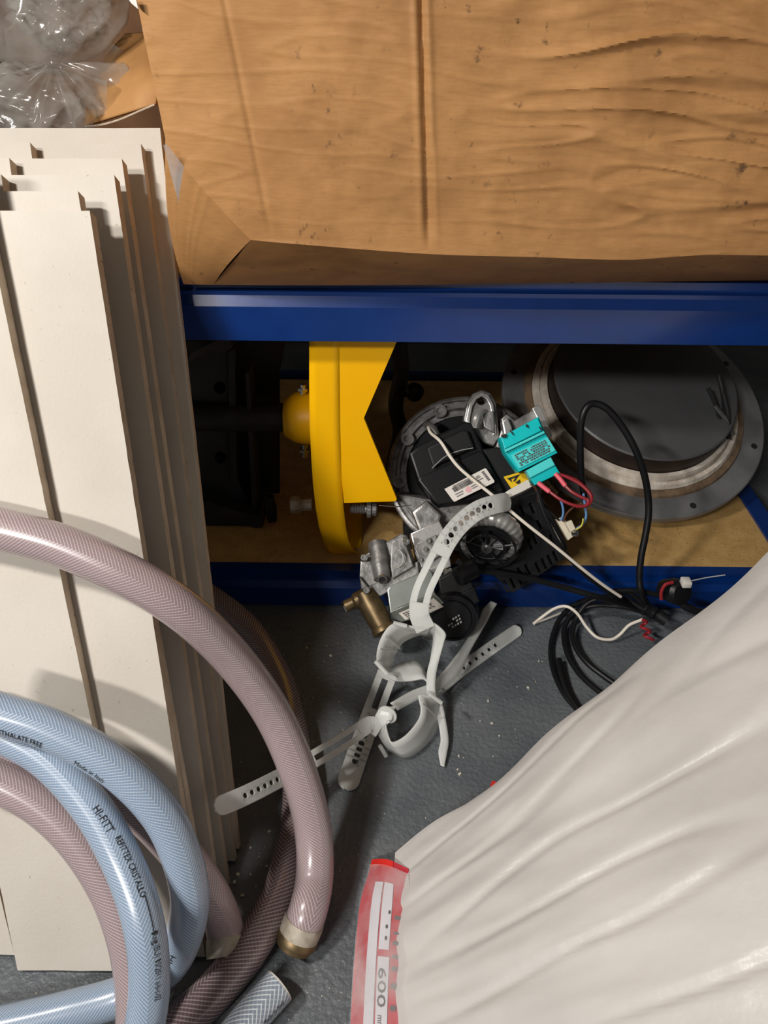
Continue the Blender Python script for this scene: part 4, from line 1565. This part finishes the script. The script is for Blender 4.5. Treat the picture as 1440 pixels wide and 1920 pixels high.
ribbon('flat_tail', ns2, [((732, 1318, .90), (746, 1332, .90)), ((770, 1296, .93), (784, 1312, .93)), ((812, 1278, .955), (824, 1294, .955)), ((840, 1248, .98), (862, 1262, .98)), ((868, 1210, 1.01), (884, 1216, 1.01)),
                          ((896, 1166, 1.03), (912, 1168, 1.03)), ((906, 1142, 1.04), (922, 1148, 1.04)), ((920, 1127, 1.045), (932, 1132, 1.045))])
strap('perforated_tail', ns2, [(800, 1310, .945), (830, 1284, 'z', 0.012), (870, 1252, 'z', 0.006), (920, 1216, 'z', 0.005), (975, 1178, 'z', 0.006)],
      0.0175, [0.40, 0.46, 0.52, 0.58, 0.64, 0.70, 0.76], (0.16, 0.32))
mb = MB()
for a, b_ in (((712, 1398), (724, 1418)), ((806, 1302), (828, 1318))):
    mb.tube([ond(*a, .90), ond(*b_, .905)], 0.0026, 8)
mb.build('clip', M['nylon'], ns2)
mb = MB()
for a, b_ in (((792, 1318), (816, 1342)), ((770, 1372), (792, 1394)), ((734, 1396), (752, 1418))):
    mb.tube([ond(*a, .895), ond(*b_, .93)], 0.0009, 6)
mb.build('rib', M['nylon'], ns2)

# ================================================================== hoses
def make_hose(name, m, label, pts, r, group, seg=14):
    raw = catmull([P3(p) for p in pts], 24)
    # even spacing
    L = [0]
    for i in range(1, len(raw)):
        L.append(L[-1] + (raw[i] - raw[i - 1]).length)
    n = int(L[-1] / 0.006)
    path, j = [], 0
    for k in range(n + 1):
        s = L[-1] * k / n
        while j < len(L) - 2 and L[j + 1] < s:
            j += 1
        path.append(raw[j].lerp(raw[j + 1], (s - L[j]) / max(L[j + 1] - L[j], 1e-9)))
    fr = frames(path, CPOS - path[len(path) // 2])
    NS = 28
    vs, uvs, fs = [], [], []
    s = 0
    for i, (p, (t, a, b)) in enumerate(zip(path, fr)):
        if i:
            s += (path[i] - path[i - 1]).length
        for k in range(NS + 1):
            th = 2 * math.pi * k / NS
            vs.append(p + (a * math.cos(th) + b * math.sin(th)) * r)
            uvs.append((k / NS, s))
    W = NS + 1
    for i in range(len(path) - 1):
        for k in range(NS):
            fs.append((i * W + k, i * W + k + 1, (i + 1) * W + k + 1, (i + 1) * W + k))
    mb_ = MB()
    mb_.add(vs, fs)
    root = thing(name, (path[-1].x, path[-1].y, 0), label, 'hose', group)
    o = mb_.build('hose_wall', M[m], root, True, 80, uvs)
    return root, path, r


def hose_text(root, path, r, body, p0, p1, phi, height, m='ink'):
    """lettering printed on the hose wall between two photo points"""
    def near(p):
        best, bi = 1e9, 0
        for i, q in enumerate(path):
            x, y = proj(q)
            d_ = (x - p[0]) ** 2 + (y - p[1]) ** 2
            if d_ < best:
                best, bi = d_, i
        return bi
    S = [0]
    for i in range(1, len(path)):
        S.append(S[-1] + (path[i] - path[i - 1]).length)
    s0, s1 = S[near(p0)], S[near(p1)]
    me = text_mesh(body, s1 - s0, height) if body != '_' else None
    if me is None:
        m_ = MB()
        n = 12
        m_.add([Vector(((s1 - s0) * k / n, y, 0)) for k in range(n + 1) for y in (-0.0004, 0.0004)],
               [(2 * k, 2 * k + 1, 2 * k + 3, 2 * k + 2) for k in range(n)])
        me = bpy.data.meshes.new('line')
        me.from_pydata([tuple(v) for v in m_.v], [], m_.f)
    for v in me.vertices:
        s = s0 + v.co.x
        i = 0
        while i < len(S) - 2 and S[i + 1] < s:
            i += 1
        f = (s - S[i]) / max(S[i + 1] - S[i], 1e-9)
        p = path[i].lerp(path[i + 1], f)
        t = (path[min(i + 2, len(path) - 1)] - path[max(i - 1, 0)]).normalized()
        nrm = (CPOS - p)
        nrm = (nrm - t * nrm.dot(t)).normalized()
        bn = nrm.cross(t)          # left of travel as seen by the viewer
        a = phi + v.co.y / r
        v.co = p + (nrm * math.cos(a) + bn * math.sin(a)) * (r + 0.0005)
    me.materials.append(M[m])
    me.name = 'lettering'
    return link('lettering', me, root)


G1 = 'braided hoses coiled by the boards'
h1, p1, r1 = make_hose('braided_hose', 'mauve', 'mauve braided hose sweeping highest across the boards, ending in pale ferrule on floor',
                       [(-90, 972, .655), (0, 992, .655), (120, 1025, .658), (250, 1085, .664), (350, 1150, .68), (440, 1238, .718), (512, 1340, .752), (560, 1450, .765), (586, 1550, .768), (590, 1640, .757),
                        (578, 1705, 'z', .036), (563, 1745, 'z', .022)], 0.0192, G1)
h2, p2, r2 = make_hose('braided_hose', 'mauve_d', 'dark clear braided hose lying on floor behind the mauve one',
                       [(330, 1085, 'z', .05), (400, 1125, 'z', .05), (470, 1185, 'z', .036), (525, 1280, 'z', .022), (552, 1390, 'z', .020), (560, 1500, 'z', .02), (546, 1600, 'z', .02), (518, 1690, 'z', .02), (470, 1775, 'z', .02),
                        (405, 1855, 'z', .02), (330, 1925, 'z', .02), (250, 1990, 'z', .02)], 0.0185, G1)
h3, p3, r3 = make_hose('braided_hose', 'mauve', 'mauve braided hose with grey ferrule ending beside the board corners',
                       [(-60, 1385, .681), (60, 1415, .681), (160, 1455, .682), (250, 1510, .683), (330, 1590, .688), (390, 1670, .70), (420, 1735, 'z', .035), (424, 1785, 'z', .022)], 0.0178, G1)
h4, p4, r4 = make_hose('braided_hose', 'mauve', 'mauve braided hose innermost of the coil, under the blue hoses',
                       [(-80, 1436, .66), (0, 1466, .66), (80, 1511, .66), (150, 1579, .658), (207, 1668, .655), (242, 1765, .65), (256, 1860, .645), (256, 1970, .64)], 0.0178, G1)
b1, q1, rb1 = make_hose('braided_hose', 'blueh', 'upper pale blue braided hose curling down to the floor below boards',
                        [(-70, 1316, .620), (0, 1337, .620), (100, 1370, .622), (215, 1437, .625), (305, 1530, .63), (350, 1640, .64), (352, 1725, .656), (318, 1808, 'z', .045), (240, 1862, 'z', .022), (120, 1897, 'z', .018), (0, 1925, 'z', .018), (-80, 1940, 'z', .018)],
                        0.0168, G1)
b2, q2, rb2 = make_hose('braided_hose', 'blueh', 'front pale blue braided hose with black lettering running down its curve',
                        [(-70, 1345, .655), (0, 1374, .652), (90, 1425, .645), (176, 1520, .630), (238, 1635, .612), (272, 1745, .60), (280, 1850, .60), (268, 1940, .60), (245, 2020, .60)], 0.0162, G1)
b3, q3, rb3 = make_hose('hose_end', 'paleh', 'short cut end of pale braided hose on floor at the bottom', [(412, 1985, 'z', .02), (455, 1925, 'z', .018), (522, 1850, 'z', .018)], 0.0165, G1)


def ferrule(root, path, r, back, ext, brass=True):
    n = max(2, int(back / 0.006))
    e = path[-1]
    t = (path[-1] - path[-3]).normalized()
    m_ = MB()
    pts_ = path[-n - 1:]
    m_.tube([p.copy() for p in pts_] + [e + t * ext], [r * 1.04] + [r * 1.06] * (len(pts_) - 1) + [r * 1.04], 28)
    m_.build('ferrule', M['ferrule'], root)
    if brass:
        m_ = MB()
        m_.lathe(e + t * ext, t, [(r * 1.02, -0.004), (r * 1.10, 0.0), (r * 1.10, 0.004), (r * 0.95, 0.006), (r * 0.95, 0.010), (r * 0.7, 0.011), (r * 0.68, 0.002)], 28)
        m_.build('brass_end', M['brass'], root)


ferrule(h1, p1, r1, 0.012, 0.006)
ferrule(h3, p3, r3, 0.018, 0.004, False)
# cut face of the short end
mb = MB()
te_ = (q3[-1] - q3[-3]).normalized()
mb.lathe(q3[-1], te_, [(rb3, 0), (rb3 * 0.98, 0.0015), (rb3 * 0.72, 0.0015), (rb3 * 0.70, -0.02)], 28, caps=False)
mb.build('cut_rim', M['clearw'], b3)
mb = MB()
mb.lathe(q3[-1] - te_ * 0.012, te_, [(rb3 * 0.8, 0), (0.0001, 0.0005)], 24)
mb.build('bore', M['blackm'], b3)

hose_text(b1, q1, rb1, 'PHTHALATE FREE', (4, 1338), (100, 1370), -0.95, 0.0062)
hose_text(b1, q1, rb1, 'Made in Italy', (158, 1400), (222, 1442), -0.95, 0.0050)
hose_text(b1, q1, rb1, 'HI-FITT', (345, 1762), (318, 1808), -0.2, 0.0050)
hose_text(b2, q2, rb2, 'HI-FITT', (180, 1530), (205, 1568), 0.15, 0.0060)
hose_text(b2, q2, rb2, 'REFITTEX CRISTALLO', (212, 1580), (256, 1682), 0.30, 0.0052)
hose_text(b2, q2, rb2, '_', (258, 1690), (270, 1738), 0.38, 0.0052)
hose_text(b2, q2, rb2, 'Reg.(EU) 10/2011 a-b-c-02', (271, 1742), (281, 1852), 0.42, 0.0052)
hose_text(b2, q2, rb2, 'PHTHALATE', (275, 1895), (262, 1960), 0.42, 0.0055)
hose_text(b3, q3, rb3, 'Made in Italy', (478, 1900), (516, 1856), -0.80, 0.0042)

# ================================================================== film-wrapped sacks
wp = thing('wrapped_sack_stack', (0.2, 0.25, 0), 'bulky load of sacks wrapped in milky white stretch film with red print', 'wrapped load')
P0 = onz(704, 1606, 0.012)
P1 = onz(1440, 983, 0.35)
E0 = P1 - P0


def film_pt(u, v):
    """u along the stretch (0 at the red foot), v from the ridge towards the viewer"""
    q = Vector((P0.x - 0.010 * min(v / 0.12, 1) + 0.021, P0.y - v, 0.020))
    e = Vector((E0.x, E0.y - 1.25 * v * (1 - 0.9 * v), E0.z - 0.01))
    return q + e * u


NU, NV = 150, 210
VMAX = 0.46
UMAX = 1.75
vs = []
for j in range(NV + 1):
    v = VMAX * (j / NV) ** 1.1
    for i in range(NU + 1):
        u = UMAX * i / NU
        p = film_pt(u, v)
        # pleats run along u; they fan out and change with v
        a = noise.fractal(Vector((v * 20, u * 1.5, 4.2)), 1.0, 2.1, 3)
        b_ = abs(noise.noise(Vector((v * 30 + u * 1.5, u * 2.2, 9.1))))
        c_ = noise.noise(Vector((v * 9, u * 3, 1.7)))
        dmt = 0.0040 * a - 0.022 * (0.18 - b_) * (1 if b_ < 0.18 else 0) + 0.012 * c_
        dmt *= min(1.0, u / 0.25 + 0.15)
        f1 = noise.noise(Vector((v * 95 + u * 3, u * 3.5, 2.2)))
        f2 = noise.noise(Vector((v * 48 - u * 2, u * 5.0, 6.2)))
        dmt += ((0.0024 * f1 + 0.0034 * f2) * math.exp(-u / 0.5) + 0.0013 * f2) * min(1.0, u / 0.10)
        edge = math.exp(-v / 0.016)
        p.z += dmt * (1 - 0.5 * edge) - 0.030 * edge * min(1, u / 0.2) * 0.6
        p.y += -0.004 * c_ + 0.010 * edge * noise.noise(Vector((u * 5, 0.3, 0)))
        p.z = max(p.z, 0.004)
        vs.append(p)
W = NU + 1
fs = [(j * W + i, j * W + i + 1, (j + 1) * W + i + 1, (j + 1) * W + i) for j in range(NV) for i in range(NU)]
mb = MB()
mb.add(vs, fs)
# back skirt from the ridge to the floor
sk = [vs[i] for i in range(W)] + [Vector((vs[i].x + 0.006, vs[i].y + 0.012 + 0.02 * vs[i].z, vs[i].z * 0.5)) for i in range(W)] + [Vector((vs[i].x + 0.012, vs[i].y + 0.008, 0.0)) for i in range(W)]
mb.add(sk, [(k * W + i, k * W + i + 1, (k + 1) * W + i + 1, (k + 1) * W + i) for k in range(2) for i in range(NU)])
# far side and near end down to the floor
rs = [vs[j * W + NU] for j in range(NV + 1)]
mb.add(rs + [Vector((p.x + 0.01, p.y, 0)) for p in rs], [(j, j + 1, NV + 1 + j + 1, NV + 1 + j) for j in range(NV)])
rs = [vs[NV * W + i] for i in range(W)]
mb.add(rs + [Vector((p.x, p.y, 0)) for p in rs], [(j, j + 1, W + j + 1, W + j) for j in range(NU)])
mb.build('stretch_film', M['film'], wp, angle=70)
# red printed foot of the lowest sack
le = [(698, 1612), (690, 1642), (676, 1690), (668, 1760), (662, 1840), (657, 1930), (654, 2010)]
re = [(752, 1622), (752, 1650), (752, 1695), (748, 1760), (744, 1840), (742, 1930), (742, 2010)]
LA = catmull([onz(x, y, 0.003) for x, y in le], 6)
RA = catmull([onz(x, y, 0.030) for x, y in re], 6)


def sack_pt(i, t, off=0.0):
    p = LA[i].lerp(RA[i], t)
    p.z += 0.006 * math.sin(math.pi * t) + off
    p.x -= off * 0.6
    return p


n = len(LA)
K = 8


def strip(name, m, t0, t1, i0, i1, off, parent=wp, K=6):
    m_ = MB()
    k_ = i1 - i0 + 1
    m_.add([sack_pt(i, t0 + (t1 - t0) * k / K, off) for i in range(i0, i1 + 1) for k in range(K + 1)],
           [(i * (K + 1) + k, i * (K + 1) + k + 1, (i + 1) * (K + 1) + k + 1, (i + 1) * (K + 1) + k) for i in range(k_ - 1) for k in range(K)])
    return m_.build(name, M[m], parent, angle=60)


sack = strip('printed_sack', 'redprint', 0, 1.25, 0, n - 1, 0.0, K=10)
strip('bright_corner', 'redbright', 0.0, 0.75, 0, 3, 0.0006, sack)
strip('white_panel', 'whiteprint', 0.30, 0.52, 8, n - 1, 0.0008, sack)
strip('white_panel', 'whiteprint', 0.56, 0.80, 8, 20, 0.0008, sack)
strip('white_panel', 'whiteprint', 0.56, 0.82, 21, n - 1, 0.0008, sack)


def sack_text(body, i0, i1, t0, t1, m='ink'):
    me = text_mesh(body, 1.0, 1.0)
    for v in me.vertices:
        f = i0 + (i1 - i0) * v.co.x
        i = min(int(f), n - 2)
        tt = t1 + (t0 - t1) * (0.5 - v.co.y)        # letters stand towards the film
        a, b_ = sack_pt(i, tt, 0.0016), sack_pt(i + 1, tt, 0.0016)
        v.co = a.lerp(b_, f - i)
    me.materials.append(M[m])
    return link('lettering', me, sack)


sack_text('600', 22.6, 27.6, 0.60, 0.78)
sack_text('mm', 28.6, 30.2, 0.62, 0.70)
for i, t in ((16.2, .70), (18.0, .70), (13.8, .74)):
    sack_text('.', i, i + 0.7, t, t + 0.05)
# dark blurred letters on the red border
for i, wv in ((14.5, 1.3), (17.2, .7), (18.6, 1.1), (20.6, 1.0), (22.2, 1.2), (24.4, 1.5), (27.2, 1.3)):
    m_ = MB()
    ii = int(i)
    pa = lambda f, t: sack_pt(int(f), t, 0.0016).lerp(sack_pt(int(f) + 1, t, 0.0016), f - int(f))
    m_.add([pa(i, .90), pa(i, 1.02), pa(i + wv * .5, 1.0), pa(i + wv * .5, .88)], [(0, 1, 2, 3)])
    m_.build('dark_print', M['inkg'], sack, smooth=False)
strip('thin_film', 'haze', 0.05, 1.3, 3, n - 1, 0.0045, wp, K=10)
# another red scrap peeping out by the film edge
mb = MB()
sc_ = [onz(x, y, 0.02) for x, y in ((914, 1490), (922, 1468), (934, 1470), (930, 1486))]
mb.prism(sc_, Vector((0, 0, 0.004)))
mb.build('red_corner', M['redbright'], wp, smooth=False)

# ================================================================== top left: torn carton and plastic bag
ct = thing('open_carton', (-0.36, 1.1, ZU1), 'open brown carton with curled torn flap beside the large box', 'box')
mb = MB()
x0, x1, y0, y1, z0, z1 = -0.66, -0.232, 1.13, 1.42, ZU1 + 0.001, ZU1 + 0.36
T = 0.005
mb.box(((x0 + x1) / 2, (y0 + y1) / 2, z0 + T / 2), (x1 - x0, y1 - y0, T))
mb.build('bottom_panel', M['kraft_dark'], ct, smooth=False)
mb = MB()
mb.box(((x0 + x1) / 2, y1 - T / 2, (z0 + z1) / 2), (x1 - x0, T, z1 - z0))
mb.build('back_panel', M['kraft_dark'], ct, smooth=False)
mb = MB()
mb.box(((x0 + x1) / 2, (y0 + y1) / 2, z1 - T / 2), (x1 - x0, y1 - y0, T))
mb.build('top_panel', M['kraft_dark'], ct, smooth=False)
for x in (x0 + T / 2, x1 - T / 2):
    mb = MB()
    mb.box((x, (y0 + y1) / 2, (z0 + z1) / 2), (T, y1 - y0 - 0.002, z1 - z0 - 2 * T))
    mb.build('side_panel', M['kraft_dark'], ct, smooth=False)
fl = [((236, 66, .93), (300, 60, .90)), ((208, 98, .915), (300, 100, .87)), ((186, 140, .90), (300, 135, .85)), ((168, 185, .895), (298, 165, .845)), ((160, 236, .895), (292, 196, .85))]
o = ribbon('torn_flap', ct, fl, 10, 0.004, 'kraft')
wire('torn_edge', M['board_edge'], ct, [(160, 237, .894), (190, 234, .885), (225, 224, .872), (262, 208, .858), (290, 196, .849)], 0.0011, 6)

bg = thing('clear_plastic_bag', onz(60, 235, ZU1), 'crumpled clear plastic bag tied at its neck, above the leaning boards', 'bag')


def crumple(name, c, rx, ry, rz, amp, freq, seed, m='polybag', sub=5, soft=0.6):
    bm = bmesh.new()
    bmesh.ops.create_icosphere(bm, subdivisions=sub, radius=1.0)
    for v in bm.verts:
        d_ = v.co.normalized()
        k = 1 + amp * (0.5 - 2.2 * abs(noise.noise(d_ * freq + Vector((seed, 0, 0))))) + amp * soft * noise.fractal(d_ * freq * 2.2 + Vector((0, seed, 0)), 1, 2, 4)
        loc = Vector((d_.x * rx, d_.y * ry, d_.z * rz)) * k
        v.co = Vector(c) + CX * loc.x + CY * loc.y + CZ * loc.z
        v.co.z = max(v.co.z, ZU1 + 0.002)
    for f in bm.faces:
        f.smooth = True
    me = bpy.data.meshes.new(name)
    bm.to_mesh(me)
    bm.free()
    me.materials.append(M[m])
    return link(name, me, bg)


crumple('bag_body', ond(70, -10, 0.86), 0.10, 0.078, 0.045, 0.16, 1.5, 3.3, soft=0.15)
crumple('bag_contents', ond(115, 10, 0.885), 0.055, 0.05, 0.03, 0.30, 2.6, 8.3)
crumple('bag_skirt', ond(45, 200, 0.88), 0.085, 0.045, 0.035, 0.22, 2.0, 5.1, soft=0.4)
# flared neck: folded sheet gathered at the knot
mb = MB()
nk = ond(102, 118, 0.87)
NA, NR = 70, 14
vs = []
for i in range(NA + 1):
    a = math.radians(-25 + 230 * i / NA)
    for k in range(NR + 1):
        t = k / NR
        rr_ = 0.008 + 0.072 * t * (0.85 + 0.25 * noise.noise(Vector((i * 0.12, 5, 0))))
        z = 0.004 + 0.016 * t * math.sin(i * 0.30) + 0.012 * t * noise.noise(Vector((i * 0.3, t * 2, 3)))
        vs.append(nk + CX * math.cos(a) * rr_ * 1.15 + CY * math.sin(a) * rr_ * 0.95 + CZ * z - CZ * 0.02 * t)
mb.add(vs, [(i * (NR + 1) + k, i * (NR + 1) + k + 1, (i + 1) * (NR + 1) + k + 1, (i + 1) * (NR + 1) + k) for i in range(NA) for k in range(NR)])
mb.build('flared_neck', M['polybag'], bg, angle=80)
mb = MB()
vs = []
for i in range(NA + 1):
    a = math.radians(195 + 150 * i / NA)
    for k in range(NR + 1):
        t = k / NR
        rr_ = 0.008 + 0.070 * t
        z = 0.004 + 0.014 * t * math.sin(i * 0.42) + 0.012 * t * noise.noise(Vector((i * 0.3, t * 2, 9)))
        vs.append(nk + CX * math.cos(a) * rr_ + CY * math.sin(a) * rr_ + CZ * z)
mb.add(vs, [(i * (NR + 1) + k, i * (NR + 1) + k + 1, (i + 1) * (NR + 1) + k + 1, (i + 1) * (NR + 1) + k) for i in range(NA) for k in range(NR)])
mb.build('gathered_tail', M['polybag'], bg, angle=80)
mb = MB()
mb.lathe(nk - CZ * 0.004, CY + CX * 0.1, [(0.010, -0.008), (0.013, -0.003), (0.0125, 0.004), (0.010, 0.008)], 20)
mb.build('knot', M['polybag'], bg)

# ================================================================== crumbs on the floor
mb = MB()
spots = [(858, 1443), (862, 1452), (915, 1315), (900, 1352), (922, 1357), (936, 1380), (945, 1205), (1010, 1240), (860, 1418), (990, 1290), (470, 1640), (480, 1662), (455, 1680), (500, 1625),
         (505, 1560), (470, 1590), (620, 1230), (575, 1215), (440, 1655), (446, 1640)]
for k in range(150):
    spots.append((random.uniform(440, 1040), random.uniform(1190, 1640)))
for k in range(60):
    spots.append((random.uniform(20, 660), random.uniform(1810, 1915)))
for k, (x, y) in enumerate(spots):
    p = onz(x, y, 0.0)
    s = random.uniform(0.0010, 0.0024) if k < 20 else random.uniform(0.0003, 0.0009)
    mb.box(p + Vector((0, 0, s * 0.4)), (s * 1.6, s * 1.1, s * 0.9), Matrix.Rotation(random.uniform(0, 3), 3, 'Z'))
o = mb.build('floor_crumbs', M['chip'], None, smooth=False)
tag(o, 'tiny pale crumbs and dust scattered over the grey floor', 'crumbs', kind='stuff')
